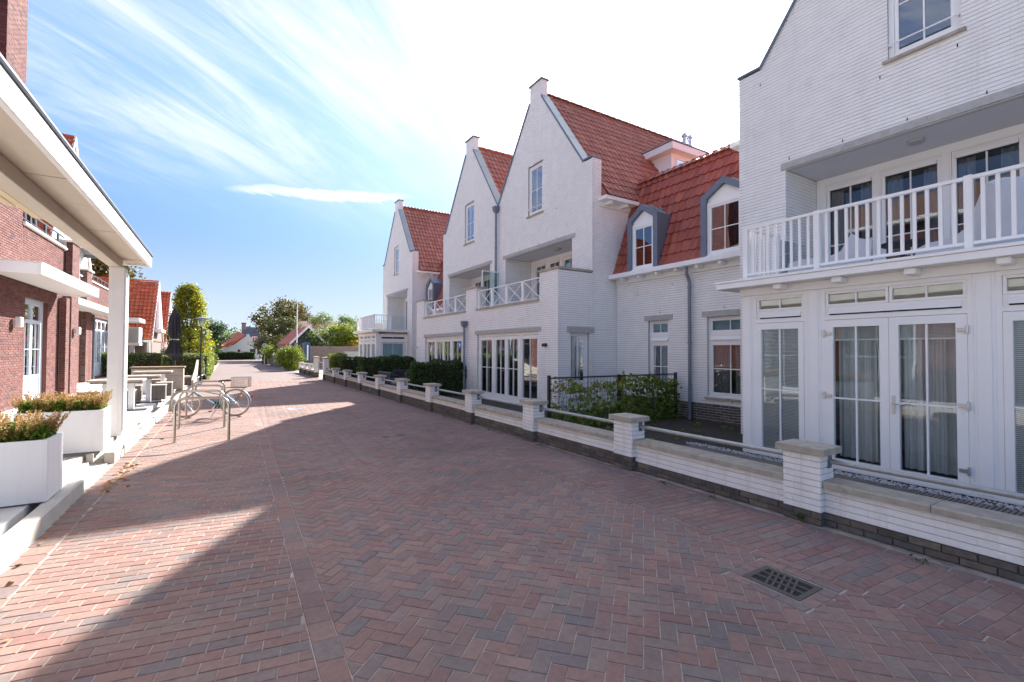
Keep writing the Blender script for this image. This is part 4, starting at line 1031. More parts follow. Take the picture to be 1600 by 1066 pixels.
for z in (.25, 1.9, 3.3): MB().lathe((xp, 7.6), [(.05,z),(.05,z+.05)], 12).build('pipe_clamp', 'zinc_pipe', d_)
ln2 = thing('link_house', 'far low white link with one narrow dormer beside the far gable', 'house', (XS, 23.4, 0))
wall(ln2, fr, 0, 3.84, (21.15, 25.9), [(22.0,22.7,.62,2.55),(24.0,25.1,.62,2.55)], n_single=0)
link_window(ln2, 22.0,22.7,.62,2.55); link_window(ln2, 24.0,25.1,.62,2.55)
mansard(ln2, 21.16, 25.88, [(22.35, .5), (24.8, .545)], ns=0); dormer(ln2, 22.35, .5); dormer(ln2, 24.8)

# ---------------- double gabled house ----------------
dbl = thing('gabled_house', 'white brick house with two stepped gables side by side and walled balconies with cross railings', 'house', (XG, 15.7, 0))
C1, C2 = 13.2, 18.3; fr = street(XG)
RY = [(11.2, 15.2), (16.4, 20.4)]
ops = [(a, b, 2.7, 5.2) for a, b in RY]+[(C1-.44, C1+.44, 6.45, 8.18), (C2-.44, C2+.44, 6.45, 8.18), (10.4, 21.0, 0, 2.7)]
wall(dbl, fr, 0, ZP, gable_prof(10.27, 21.15, [C1, C2]), ops, n_single=60)
gable_trim(dbl, [C1, C2], [(10.25, 10.65)], [(20.85, 21.17)])
gable_window(dbl, C1); gable_window(dbl, C2)
for a, b in RY:
    lintel(dbl, fr, a-.15, b+.15, 5.2, 5.33, joints=3, n1=.03); L_ = (b-a-.5)/4
    balcony_recess(dbl, a, b, [(a+.25+k*L_+.1, a+.25+(k+1)*L_-.03) for k in range(4)])
side_wall(dbl, 10.27, XG, 17.5, 2.35, 6.1, -1, ns=60); side_wall(dbl, 10.27, XG, XG+.36, 6.1, 7.4, -1, name='parapet')
side_wall(dbl, 10.27, XE, XG-.001, 2.35, 3.98, -1, ns=40); 
side_wall(dbl, 10.27, XE, XS+.1, 0, 2.6, -1, ops=[(8.50, 9.12, .60, 2.30)], ns=120) if False else None
fsd = Fr(0, 10.27, (1,0), (0,-1))
wall(dbl, fsd, 0, 2.349, (XE+.0205, XS+.02), [(8.28, 8.98, .40, 2.23)], n_single=120, name='side_wall')
w = window(dbl, fsd, 8.28, 8.98, .40, 2.23, n=-.08, cols=2, rows=2, zs=[.85], curt='curtain_grey', half=((0,.55),(.75,.9)))
reveal(w, fsd, 8.28, 8.98, .40, 2.23, -.15); lintel(w, fsd, 8.16, 9.16, 2.231, 2.40, n1=.03); sill(w, fsd, 8.22, 9.04, .40)
side_wall(dbl, 21.15, XG, 17.5, 0, 6.1, 1); side_wall(dbl, 21.15, XG, XG+.36, 6.1, 7.4, 1, name='parapet')
gable_roof(dbl, [C1, C2], (9.98, 21.45), ns=300, vis=(True, True))
eave(dbl, 10.27, 9.32, 17.5, sg=-1); eave(dbl, 21.15, 9.32, 17.5, sg=1)
MB(WORLD).box(XG+.12, 17.4, 10.4, 21.0, 6.3, 6.4).build('attic_floor', 'white_wall_joint', dbl); MB(WORLD).box(17.35, 17.5, 10.4, 21.0, 0, 6.3).build('rear_wall', 'white_wall_joint', dbl)
weeps(dbl, fr, [(12.0,6.3),(14.2,5.36),(13,5.36),(12,5.36)])
# ground floor front extension with parapet piers
fe = street(XE); GE = [(11.22, 15.1), (16.42, 20.25)]
def ext_prof(z):
    if z < 3.16: return [(10.27, 21.38)]
    return [(10.27, 11.16), (15.18, 16.05), (20.45, 21.38)]
wall(dbl, fe, 0, 4.0, ext_prof, [(a, b, .0, 2.29) for a, b in GE], n_single=180, name='front_wall')
for (a, b, x1) in ((10.27, 11.16, XG), (15.18, 16.05, 8.25), (20.45, 21.38, 8.25)):
    MB(WORLD).box(XE+.006, x1, a+.006, b-.006, 3.16, 3.99).build('parapet_core', 'white_wall_joint', dbl)
    if a > 11: lay_bricks(sideY(a), 3.16, 4.0, lambda p, q: [(XE+.0205, x1)], dbl, 'white_brick', 0)
    MB(WORLD).cbox(XE-.04, x1+.0, a-.04, b+.04, 4.0, 4.065, .006).build('parapet_cap', 'cap_stone', dbl)
for (a, b) in ((11.16, 15.18), (16.05, 20.45)):
    for k in range(2): MB(WORLD).cbox(XE-.04, XE+.30, a+.003+(b-a)*k/2, a+(b-a)*(k+1)/2-.003, 3.16, 3.225, .006).build('parapet_coping', 'cap_stone', dbl)
    n = 4; L_ = (b-a-.1)/n; x = XE+.10
    for k in range(n+1):
        y = a+.05+k*L_; MB().cbox(x-.035, x+.035, y-.05, y+.05, 3.226, 3.86, .005).build('rail_post', 'white_trim', dbl)
    MB().cbox(x-.03, x+.03, a, b, 3.86, 3.895, .005).build('top_rail', 'white_trim', dbl); MB().cbox(x-.02, x+.02, a, b, 3.27, 3.295, .003).build('bottom_rail', 'white_trim', dbl)
    for k in range(n):
        p, q = a+.10+k*L_, a+L_+k*L_
        MB().bar((x-.006, p, 3.29), (x-.006, q, 3.86), .022, .022).build('cross_bar', 'white_trim', dbl); MB().bar((x+.018, q, 3.29), (x+.018, p, 3.86), .022, .022).build('cross_bar', 'white_trim', dbl)
m = MB(WORLD); m.box(XE+.12, XG+.1, 10.39, 21.26, 2.70, 2.86); m.build('terrace_floor', 'concrete_light', dbl)
MB(WORLD).box(XE+.02, XG, 21.26, 21.37, 0, 2.86).build('end_wall', 'white_wall_joint', dbl)
for gi, (a, b) in enumerate(GE):
    lintel(dbl, fe, a-.13, b+.13, 2.29, 2.42, joints=2, n1=.03)
    f = MB(fe); f.frame(a, b, .06, 2.289, .09, -.16, -.06); w = f.build('window', 'white_trim', dbl)
    u = (b-a-.18); ua = [(a+.09, a+.09+u*.255, 0), (a+.09+u*.285, a+.09+u*.50, 1), (a+.09+u*.503, a+.09+u*.715, 1), (a+.09+u*.745, b-.09, 0)]
    if gi == 0: pass
    for q in (.27, .73): MB(fe).cbox(a+.09+u*q-.015*u, a+.09+u*q+.015*u, -.15, -.055, .06, 2.2, .004).build('mullion', 'white_trim', w)
    for (p, q, door) in ua:
        st = .085 if door else .06
        g = MB(fe); g.frame(p+.003, q-.003, .09, 2.19, st, -.13, -.075, wb=.16, wt=.12); lf = g.build('door_leaf' if door else 'casement', 'white_trim', w)
        panes(lf, fe, p+st, q-st, .25, 2.07, -.10, 2, 2, .022, 'glass', zs=[1.12])
        MB(fe).cbox(p+st, q-st, -.075, -.05, 2.075, 2.14, .006).build('blind_box', 'white_trim', lf)
        if door: MB(fe).tube([((p+.05) if p > (a+b)/2-.1 else q-.05, -.075, 1.05), ((p+.05) if p > (a+b)/2-.1 else q-.05, -.03, 1.05), ((p+.14) if p > (a+b)/2-.1 else q-.14, -.03, 1.05)], .008, 6).build('handle', 'silver', lf)
    cm = MB(fe); curtain_mb(cm, a+.1, a+.45, .1, 2.2, -.3, .02, .09); curtain_mb(cm, b-.42, b-.1, .1, 2.2, -.3, .02, .09); cm.build('curtain', 'curtain_grey', w)
    room(w, fe, a+.01, b-.01, .05, 2.28, -.165, 1.0)
    MB(fe).box(a-.05, b+.05, -.14, .06, .0, .058).build('door_sill', 'cap_stone', w)
# blue bird sticker and an orange one in the far ground floor window
st = thing('window_sticker', 'small blue square sticker with a white bird in the far ground floor window', 'sticker', (XE+.085, 16.75, 1.95)); fq = street(XE+.085)
MB(fq).box(16.62, 16.90, .0, .006, 1.78, 2.06).build('sticker_panel', 'sticker_blue', st)
m = MB(fq); m.prism([(16.84,1.97),(16.78,1.93),(16.80,1.86),(16.74,1.84),(16.67,1.90),(16.66,1.99),(16.71,1.95),(16.76,2.01)], .0065, .008, 'n'); m.build('bird_mark', 'white_trim', st)
solo(MB(fq).box(16.66, 16.82, 0, .005, 1.18, 1.30), 'window_sticker', 'sticker_orange', 'small orange sticker low in the far ground floor window', 'sticker', (XE+.085, 16.7, 1.2))
# privacy screen and hopper downpipes, wall lights
ps = thing('privacy_screen', 'white framed frosted glass screen between the two walled balconies', 'screen', (XE+.5, 15.7, 3.2))
MB(sideY(15.55)).frame(8.28, 9.05, 3.3, 4.75, .03, -.02, .02).build('screen_frame', 'white_trim', ps); MB(sideY(15.55)).box(8.31, 9.02, -.004, .004, 3.33, 4.72).build('pane', 'glass_frost', ps)
def hopper_pipe(x, y, zt, zb, label):
    t = thing('downpipe', label, 'downpipe', (x, y, zb)); m = MB(WORLD)
    m.raw([(x-.11,y-.11,zt),(x+.08,y-.11,zt),(x+.08,y+.11,zt),(x-.11,y+.11,zt),(x-.11,y-.11,zt-.10),(x+.08,y-.11,zt-.10),(x+.08,y+.11,zt-.10),(x-.11,y+.11,zt-.10),(x-.06,y-.06,zt-.22),(x+.05,y-.06,zt-.22),(x+.05,y+.06,zt-.22),(x-.06,y+.06,zt-.22)],
          [(0,1,2,3)]+[(i,(i+1)%4,4+(i+1)%4,4+i) for i in range(4)]+[(4+i,4+(i+1)%4,8+(i+1)%4,8+i) for i in range(4)]); m.build('hopper', 'zinc_dark', t)
    MB().cbox(x-.125, x+.09, y-.125, y+.125, zt, zt+.02, .004).build('hopper_rim', 'zinc_dark', t)
    MB().tube([(x-.01,y,zt-.2),(x-.01,y,zb)], .045, 12).build('pipe', 'zinc_pipe', t)
    z = zb+.5
    while z < zt-.4: MB().lathe((x-.01,y), [(.054,z),(.054,z+.05)], 12).build('pipe_clamp', 'zinc_pipe', t); z += 1.3
hopper_pipe(XG-.10, 15.75, 7.32, 3.9, 'tall grey downpipe with hopper in the valley between the two gables')
hopper_pipe(XE-.10, 15.95, 2.80, .02, 'short grey downpipe with hopper between the two ground floor windows')
def wall_light(x, y, z, label, N=(-1,0), m_='black_metal', w=.11, h=.09, d=.09):
    t = thing('wall_lamp', label, 'lamp', (x, y, z)); fr = Fr(x, y, (0,1), N)
    MB(fr).cbox(-w/2, w/2, 0, .03, z-h/2, z+h/2, .004).build('back_plate', m_, t); MB(fr).cbox(-w/2, w/2, .03, d, z-h/2, z+h/2-.01, .008).build('lamp_shade', m_, t)
    MB(fr).box(-w/2+.015, w/2-.015, .035, d-.01, z-h/2-.006, z-h/2-.0005).build('lens', 'cover_white', t)
wall_light(XE, 10.85, 1.88, 'small black wall lamp on the white corner beside the glazed doors', w=.16)
wall_light(XE, 21.2, 1.85, 'tiny wall lamp on the end pier near the far hedge', m_='cover_white')
t_ = thing('ceiling_lamp', 'small lamp under the soffit of the nearer walled balcony', 'lamp', (9.6, 13.0, 5.2)); MB(WORLD).lathe((9.6,12.6), [(.12,5.2),(.13,5.16),(.09,5.12)], 14).build('lamp_housing', 'print_grey', t_)
# flat roofed dormer on the big roof and flue pipes
fd = MB(WORLD)
rd = MB(WORLD).box(13.15, 16.4, 10.75, 12.4, 7.4, 8.62).build('roof_dormer', 'white_trim', dbl)
MB(WORLD).cbox(12.85, 16.7, 10.45, 12.5, 8.62, 8.86, .01).build('dormer_fascia', 'white_trim', rd); MB(WORLD).cbox(12.83, 16.72, 10.43, 12.55, 8.862, 8.90, .006).build('roof_edge', 'zinc_dark', rd)
MB(WORLD).box(13.16, 13.17, 10.7, 10.74, 7.4, 8.6); fz = sideY(10.75)
for k in range(3):
    a = 13.35+k*1.0; f = MB(fz); f.frame(a, a+.9, 7.7, 8.5, .06, .001, .05); w = f.build('window', 'white_trim', rd); panes(w, fz, a+.06, a+.84, 7.76, 8.44, .03, 2, 1, .02, 'glass_sky'); MB(fz).box(a+.05, a+.85, -.002, .004, 7.75, 8.45).build('room_interior', 'room', w)
fl = thing('flue_pipe', 'pair of small metal flue pipes on the ridge of the big red roof', 'flue', (17.1, 13.0, 10.7))
for q in (0, .35): MB().lathe((16.6+q, 12.9), [(.08,10.5),(.08,10.86),(.13,10.87),(.13,10.92),(.08,10.93),(.08,10.98),(.12,10.99),(.02,11.03)], 12).build('flue', 'silver', fl)

# ---------------- far gabled house ----------------
C3 = 28.45
far = thing('gabled_house', 'farthest white gabled house of the row with corner bay and picket balcony', 'house', (XG, C3, 0)); fr = street(XG)
wall(far, fr, 0, ZP, gable_prof(25.55, 31.35, [C3]), [(26.4, 30.3, 2.75, 5.2), (C3-.44, C3+.44, 6.45, 8.18), (26.4, 30.3, 0, 2.75)])

for y_, n_ in ((25.55, -1), (31.35, 1)): side_wall(far, y_, XG, 17.5, 0, 6.1, n_); side_wall(far, y_, XG, XG+.36, 6.1, 7.4, n_, name='parapet')
gable_trim(far, [C3], [(25.53, C3-2.55)], [(C3+2.55, 31.37)]); gable_window(far, C3)
lintel(far, fr, 26.25, 30.45, 5.2, 5.33, joints=3, n1=.03)
balcony_recess(far, 26.4, 30.3, [(26.6,27.4),(27.6,28.4),(28.6,29.4),(29.5,30.2)])
gable_roof(far, [C3], (25.25, 31.6), ns=120); eave(far, 25.55, 9.32, 17.5, sg=-1)
bay(far, 28.35)
hp = thing('downpipe', 'thin white downpipe beside the far bay', 'downpipe', (9.0, 26.1, 0)); MB().tube([(9.0,26.12,2.6),(9.0,26.12,0)], .04, 8).build('pipe', 'white_trim', hp)
# ================= LEFT SIDE =================
# terrace, kerb and steps
kb = thing('terrace', 'raised pale terrace with concrete kerb and step along the left building', 'terrace', (-2.5, 9, 0))
ZT = .165
def kerb(y0, y1, z=ZT, L=1.0, x_=lambda y: xk(y)):
    y = y0
    while y < y1-.05:
        q = min(y+L, y1); m = MB(WORLD); a0, a1 = x_(y), x_(q); d = .12
        m.raw([(a0-d,y+.003,-.02),(a0,y+.003,-.02),(a1,q-.003,-.02),(a1-d,q-.003,-.02),(a0-d,y+.003,z),(a0-.015,y+.003,z),(a1-.015,q-.003,z),(a1-d,q-.003,z),(a0,y+.003,z-.018),(a1,q-.003,z-.018)],
              [(4,5,6,7),(0,1,8,5,4),(3,7,6,9,2),(1,2,9,8),(8,9,6,5),(0,4,7,3)]); m.build('kerb_stone', 'concrete_light', kb); y = q
kerb(-2, 7.45); kerb(9.14, 27.0)
# paving slabs of the terrace
y = -2.0; row = 0
while y < 27:
    x = -1.63-.0
    while x > -6.2:
        if not (7.45 < y < 9.1 and x > -2.3) : MB().cbox(x-.594, x-.003, y+.003, y+.597, .06, ZT-.004+random.uniform(-.002,.002), .004).build('slab', 'terrace_tile', kb)
        x -= .6
    y += .6
m = MB().box(-8, -1.66, -2, 40, -.02, .055); m.build('terrace_base', 'concrete_light', kb)
MB().cbox(-1.72, -1.45, 7.47, 9.12, -.02, .018, .005).build('step', 'concrete_light', kb)
for q in range(2): MB().cbox(-1.86, -1.725, 7.47+q*.825, 7.47+(q+1)*.825-.005, .0, .15, .008).build('step', 'concrete_light', kb)
MB().cbox(-2.26, -1.865, 7.45, 9.12, .0, .148, .005).build('landing', 'concrete_light', kb)
MB().cbox(-1.70, -1.62, 9.125, 9.2, 0, ZT-.002, .004).build('kerb_stone','concrete_light',kb)
MB().box(-8, -.9, 27.0, 80, -.02, .03).build('garden_ground', 'soil', None, kind='structure')
# ---- brick building A ----
XA = -4.6; fa = lstreet(XA)
A = thing('brick_building', 'tall red brick building at the left edge with grey glazed doors and white canopy', 'building', (XA, 15, 0))
# tall part up to y=17.4, low part to 22.2
AW = [(a, b, z0, z1) for a, b in ((3.0,5.0),(6.0,8.2),(9.2,11.4),(12.4,14.6)) for z0, z1 in ((.2,2.9),(4.1,5.9))]
wall(A, fa, 0, 13.6, lambda z: [(2, 17.35)] if z < 7.5 else [(16.0, 17.35)], [*AW], 'red_brick', 'red_joint', n_single=220, thick=.25, joint_in=.012)
for q in AW: window(A, fa, *q, n=-.1, cols=2, rows=2, trim='door_grey', curt='curtain_grey', half=((0,.2),(.8,1))); lintel(A, fa, q[0]-.1, q[1]+.1, q[3], q[3]+.2); reveal(A, fa, *q, -.25, 'red_brick', n1=-.03)
side_wall(A, 17.35, -9.5, XA, 4.9, 13.6, 1, m='red_brick', mj='red_joint'); side_wall(A, 2, -9.5, XA, 0, 13.6, -1, m='red_brick', mj='red_joint')
MB().box(-9.5, XA-.2, 16.2, 17.0, 13.3, 13.5).build('ceiling','red_joint',A)
side_wall(A, 16.0, -9.5, XA, 7.5, 13.6, -1, m='red_brick', mj='red_joint')
m = MB(); m.raw([(XA+.3,1.8,7.45),(XA+.3,16.0,7.45),(-7.4,16.0,9.2),(-7.4,1.8,9.2),(-10,1.8,7.4),(-10,16.0,7.4)], [(0,1,2,3),(3,2,5,4),(0,3,4)]); m.build('roof_deck','brown_tile',A)
MB().cbox(XA+.1,XA+.42,1.8,15.98,7.3,7.44,.01).build('gutter','white_trim',A)
MB(WORLD).cbox(-10, XA+.95, 15.2, 18.35, 12.5, 12.75, .01).build('roof_overhang', 'cream_trim', A)
DOP = (17.75, 19.65, ZT+.02, 3.14)
wall(A, lstreet(XA-.02), 0, 5.05, (17.35, 22.25), [DOP], 'red_brick', 'red_joint', n_single=80, thick=.3, joint_in=.012)
for (a, b, zt_) in ((20.75, 21.15, 3.4), (21.35, 22.27, 5.35)):   # piers standing proud
    MB(lstreet(XA)).box(a+.006, b-.006, 0, .164, 0, zt_).build('pier', 'red_joint', A)
    lay_bricks(lstreet(XA+.17), 0, zt_, lambda p, q: [(a, b)], A, 'red_brick', 0); lay_bricks(Fr(0, a, (1,0), (0,-1)), 0, zt_, lambda p, q: [(XA+.0205, XA+.149)], A, 'red_brick', 0)
side_wall(A, 22.25, -9.5, XA, 0, 5.05, 1, m='red_brick', mj='red_joint')
MB().cbox(XA-.3, XA+.06, 17.36, 21.34, 5.05, 5.12, .006).build('coping_stone', 'cream_trim', A); MB().cbox(XA-.3, XA+.24, 21.3, 22.35, 5.35, 5.42, .006).build('coping_stone', 'cream_trim', A)
MB().box(-9.5, XA-.3, 17.35, 22.25, 4.7, 4.9).build('roof_terrace', 'concrete_light', A)
def black_rail(par, x, y0, y1, z, n):
    MB().bar((x, y0, z+.36), (x, y1, z+.36), .035, .045).build('top_rail', 'black_metal', par); MB().bar((x, y0, z+.12), (x, y1, z+.12), .02, .02).build('bottom_rail', 'black_metal', par)
    for k in range(n): y = y0+(y1-y0)*(k+.5)/n; MB().cbox(x-.02, x+.02, y-.06, y+.06, z, z+.34, .003).build('rail_post', 'black_metal', par)
black_rail(A, XA-.05, 17.45, 21.3, 5.12, 3)
# back wall of the roof terrace, seen above the parapet
MB().box(-7.4, -7.2, 17.35, 22.25, 4.9, 7.6).build('upper_wall', 'red_joint', A); lay_bricks(lstreet(-7.19), 4.9, 7.6, lambda a, b: [(17.35, 22.25)], A, 'red_brick', 0)
# grey double doors
def grey_doors(par, fr, s0, s1, z0, z1, leaves_=2, n=-.12, ztr=None):
    f = MB(fr); f.frame(s0, s1, z0, z1, .07, n-.08, n, wb=.02); w = f.build('door_frame', 'door_grey', par); k = (s1-s0-.14)/leaves_
    for i in range(leaves_):
        a, b = s0+.07+i*k+.003, s0+.07+(i+1)*k-.003; z_a, z_b = z0+.03, z1-.075; st = .09
        g = MB(fr); g.frame(a, b, z_a, z_b, st, n-.06, n-.01); g.box(a+st, b-st, n-.06, n-.0115, z_a+.62, z_a+.74); g.box(a+st, b-st, n-.06, n-.0115, z_b-.62, z_b-.52); lf = g.build('door_leaf', 'door_grey', w)
        MB(fr).cbox(a+st+.0, b-st, n-.05, n-.03, z_a+st, z_a+.62, .01).build('door_panel', 'door_grey', lf); MB(fr).cbox(a+st+.06, b-st-.06, n-.03, n-.022, z_a+st+.07, z_a+.55, .006).build('door_panel', 'door_grey', lf)
        panes(lf, fr, a+st, b-st, z_a+.74, z_b-.62, n-.03, 2, 2, .02, 'glass', 'door_grey'); panes(lf, fr, a+st, b-st, z_b-.52, z_b-st, n-.03, 1, 1, .02, 'glass', 'door_grey')
        if i == leaves_//2 and leaves_ == 2: MB(fr).tube([(a+.05, n-.01, z0+1.02), (a+.05, n+.05, z0+1.02), (a+.15, n+.05, z0+1.02)], .009, 8).build('handle', 'silver', lf); MB(fr).cbox(a+.03, a+.07, n-.011, n+.0, z0+.9, z0+1.12, .003).build('handle_plate', 'silver', lf)
    room(w, fr, s0+.01, s1-.01, z0, z1-.01, n-.085, 1.2); return w
grey_doors(A, fa, *DOP)
reveal(A, fa, *DOP, -.25, 'red_brick', n1=-.03)
MB(fa).cbox(DOP[0]-.2, DOP[1]+.2, -.2, .35, .0, ZT+.015, .01).build('door_step', 'concrete_light', A)
def canopy(par_name, label, x0, x1, y0, y1, z0, z1, textpos=None, texth=.07, text='SEASONS', boards=True, depth=1.2):
    t = thing('canopy', label, 'canopy', ((x0+x1)/2, (y0+y1)/2, z0))
    MB().cbox(x1-.05, x1, y0, y1, z0, z1, .004).build('fascia', 'white_trim', t); MB().cbox(x0, x1-.052, y0, y0+.04, z0, z1-.002, .004).build('fascia', 'white_trim', t); MB().cbox(x0, x1-.052, y1-.04, y1, z0, z1-.002, .004).build('fascia', 'white_trim', t)
    MB().box(x0, x1-.052, y0+.042, y1-.042, z1-.05, z1-.01).build('canopy_deck', 'zinc_light', t); MB().cbox(x0-.0, x1+.015, y0-.015, y1+.015, z1, z1+.02, .004).build('roof_edge', 'cream_trim', t)
    n = int((x1-x0-.06)/.13)
    for k in range(n): a = x0+.003+k*.13; MB().cbox(a, a+.124, y0+.044, y1-.044, z0+.05, z0+.07, .004).build('soffit_board', 'cream_trim', t)
    return t
cA = canopy('c', 'white flat canopy with plank underside over the grey doors, nearest of three small canopies', XA+.02, -3.6, 14.8, 20.6, 3.44, 3.70)
def print_text(x, yc, zc, h, text, par):
    cu = bpy.data.curves.new('lettering', 'FONT'); cu.body = text; cu.size = h; cu.align_x = 'CENTER'; cu.align_y = 'CENTER'; cu.extrude = .002
    tmp = bpy.data.objects.new('lettering', cu); COL.objects.link(tmp); dgp = bpy.context.evaluated_depsgraph_get(); dgp.update()
    me = bpy.data.meshes.new_from_object(tmp.evaluated_get(dgp)); bpy.data.objects.remove(tmp)
    R = Matrix(((0,0,1,0),(1,0,0,0),(0,1,0,0),(0,0,0,1))); me.transform(R); me.materials.clear(); me.materials.append(M['print_grey'])
    o = bpy.data.objects.new('lettering', me); reg(o, par); o.location = Vector((x, yc, zc))-wpos(par); return o
print_text(-3.596, 18.0, 3.575, .15, 'strandpark', cA)
# ---- brick building B set back ----
XB = -6.0; fb = lstreet(XB)
B = thing('brick_building', 'lower red brick wing set back behind the terrace with black roof rail', 'building', (XB, 30, 0))
BW = (33.6, 37.9, ZT, 3.42)
wall(B, fb, 0, 5.25, (22.3, 43), [BW, (25.6, 26.6, .2, 3.3), (29.4, 30.1, .2, 3.3)], 'red_brick', 'red_joint', n_single=0, thick=.3, joint_in=.012)
for a, b, zt_ in ((27.7, 28.4, 3.5), (31.2, 31.9, 3.5), (30.6, 31.6, 5.6)):
    MB(fb).box(a, b, -.02, .194, 0, zt_).build('pier', 'red_joint', B); lay_bricks(lstreet(XB+.2), 0, zt_, lambda p, q: [(a, b)], B, 'red_brick', 0); lay_bricks(Fr(0, a, (1,0), (0,-1)), 0, zt_, lambda p, q: [(XB+.0205, XB+.179)], B, 'red_brick', 0)
for a, b in ((25.6,26.6),(29.4,30.1)): window(B, fb, a, b, .2, 3.3, n=-.2, cols=1, rows=2, trim='door_grey', curt=None)
MB().cbox(XB-.3, XB+.06, 22.3, 43, 5.25, 5.32, .006).build('coping_stone', 'cream_trim', B); MB().cbox(XB-.3, XB+.28, 30.5, 31.7, 5.6, 5.68, .006).build('coping_stone', 'cream_trim', B)
MB().box(-12, XB-.3, 22.3, 43, 4.8, 4.95).build('roof_terrace', 'concrete_light', B)
black_rail(B, XB-.05, 22.4, 30.4, 5.32, 8); black_rail(B, XB-.05, 31.8, 42.8, 5.32, 12)
grey_doors(B, fb, *BW, leaves_=4, n=-.1)
side_wall(B, 43, -12, XB, 0, 5.25, 1, m='red_brick', mj='red_joint')
cB = canopy('c', 'middle white flat canopy on the set back wing', XB+.02, -4.9, 24.5, 33.5, 3.50, 3.72); print_text(-4.896, 29.2, 3.61, .12, 'strandpark', cB)
cC = canopy('c', 'farthest small white canopy sticking out beyond the cream post', XB+.02, -4.6, 37.6, 40.2, 3.45, 3.68); print_text(-4.596, 39.2, 3.565, .12, 'strandpark', cC)
dB = thing('downpipe', 'blue grey downpipe on the set back brick wing', 'downpipe', (XB+.1, 32.9, 0)); MB().tube([(XB+.08,32.9,3.4),(XB+.08,32.9,.1)], .06, 10).build('pipe', 'zinc_pipe', dB)
def cyl_lamp(x, y, z, label):
    t = thing('wall_lamp', label, 'lamp', (x, y, z)); MB().box(x, x+.06, y-.03, y+.03, z-.05, z+.05).build('bracket', 'cream_trim', t)
    MB().cbox(x+.05, x+.17, y-.11, y+.11, z-.13, z+.13, .02).build('lamp_shade', 'cream_trim', t)
cyl_lamp(XA, 16.85, 2.40, 'cream box wall lamp on the nearest brick wall at the left edge'); cyl_lamp(XA+.17, 21.7, 2.34, 'smaller cream box wall lamp on the brick pier beyond the grey doors')
# gabled part above, with steep red roof
def red_gable(name, label, cat, x, yr, zr, ze, half, depth, wallc='render_pink', base=0., detail=True, m='orange_tile', ns=0, w=.24, l=.36, board='white_trim', wall_m='red_joint'):
    """house with its ridge along X: gable end faces the street at x"""
    t = thing(name, label, cat, (x, yr, base)); mg = (zr-ze)/half
    m1 = MB(WORLD); x1 = x-depth
    P = [(yr-half, ze), (yr, zr), (yr+half, ze)]
    m1.raw([(x-.06,p[0],p[1]-.05) for p in P]+[(x1,p[0],p[1]-.05) for p in P], [(0,1,4,3),(1,2,5,4),(0,2,1),(3,4,5),(0,3,5,2)]); m1.build('roof_deck', m, t)
    sl_ = sqrt(half*half+(zr-ze)**2)
    tile_roof(t, (x1, yr-half, ze), (1,0,0), (0, half, zr-ze), depth-.1, sl_, lambda a, s: True, m, ns, w=w, l=l, thick=.055, wave=.05)
    wm = MB(WORLD); wm.box(x1, x-.12, yr-half+.25, yr+half-.25, base, ze+.05); wm.build('wall', wallc, t)
    if detail:
        g = MB(lstreet(x-.05)); g.prism([(yr-half+.2, ze), (yr, zr-.3), (yr+half-.2, ze)], -.1, .0, 'n'); g.build('gable_panel', wallc, t)
        for sg in (-1, 1):
            b = MB(lstreet(x)); ya = yr+sg*half; b.prism([(ya, ze-.14), (yr, zr-.10), (yr, zr+.08), (ya, ze+.06)], -.04, .04, 'n'); b.build('barge_board', board, t)
        MB().cbox(x1, x+.05, yr-half-.14, yr-half+.02, ze-.16, ze+.0, .01).build('gutter', board, t)
        k = 0
        n = int(depth/.36)
        mb = MB(WORLD)
        for k in range(int(depth/.36)): xx = x-k*.36; mb.box(xx-.35, xx, yr-.10, yr+.10, zr-.01, zr+.07+.012*(k % 2))
        mb.build('ridge_tiling', m, t)
    return t
C = red_gable('gabled_house', 'house top with steep orange tiled roof rising behind the white canopy edge', 'house', -6.0, 28.9, 11.5, 5.6, 3.6, 6, 'cream_trim', 5.0)
MB(lstreet(-5.94)).cbox(28.5, 29.3, -.01, .03, 7.2, 8.5, .01).build('window','zinc_light',C)
D = red_gable('gabled_house', 'nearer of two steep red tiled houses behind the left hedge, with white barge boards', 'house', -4.4, 45.6, 7.0, 2.35, 3.6, 7.0, 'red_joint', 0, ns=200, w=.25, l=.36)
Eh = red_gable('gabled_house', 'farther of the two steep red tiled houses behind the left hedge', 'house', -4.35, 54.4, 7.0, 2.3, 3.7, 7.0, 'red_joint', 0, ns=100, w=.25, l=.36)
for t, y in ((D, 42.05), (Eh, 50.75)):
    for xx in (-4.6, -5.6, -6.7): MB().cbox(xx-.07, xx+.07, y-.1, y+.04, 0, 2.3, .006).build('porch_post', 'white_trim', t)
    MB().box(-11, -4.5, y+.9, y+1.0, 0, 2.3).build('porch_shade_wall', 'dark_void', t)  # wall behind the posts coloured near-black as painted porch shade
    for xx in (-5.1, -6.3): MB().box(xx-.3, xx+.3, y+.85, y+.89, .9, 2.0).build('window', 'glass_sky', t)
    MB().cbox(-4.4, -3.95, y+1.2, y+3.9, 2.95, 3.2, .02).build('dormer_cornice', 'white_trim', t); MB().prism([(-4.4, 3.25), (-3.8, 3.25), (-4.35, 7.0)], y+1.3, y+3.6, 'n').v
    g = MB(WORLD); g.raw([(-4.36, y+1.3, 3.25), (-4.12, y+1.3, 3.25), (-4.12, y+3.5, 3.25), (-4.36, y+3.5, 3.25), (-4.36, y+3.55, 6.9)], [(0,1,4),(1,2,4),(2,3,4)]); g.build('cheek', 'white_trim', t)
bb = thing('balcony_bay', 'white boarded balcony box on the white bay behind the cream post', 'balcony', (-5.0, 36, 0))
bb.location = (-6.2, 41, 0)
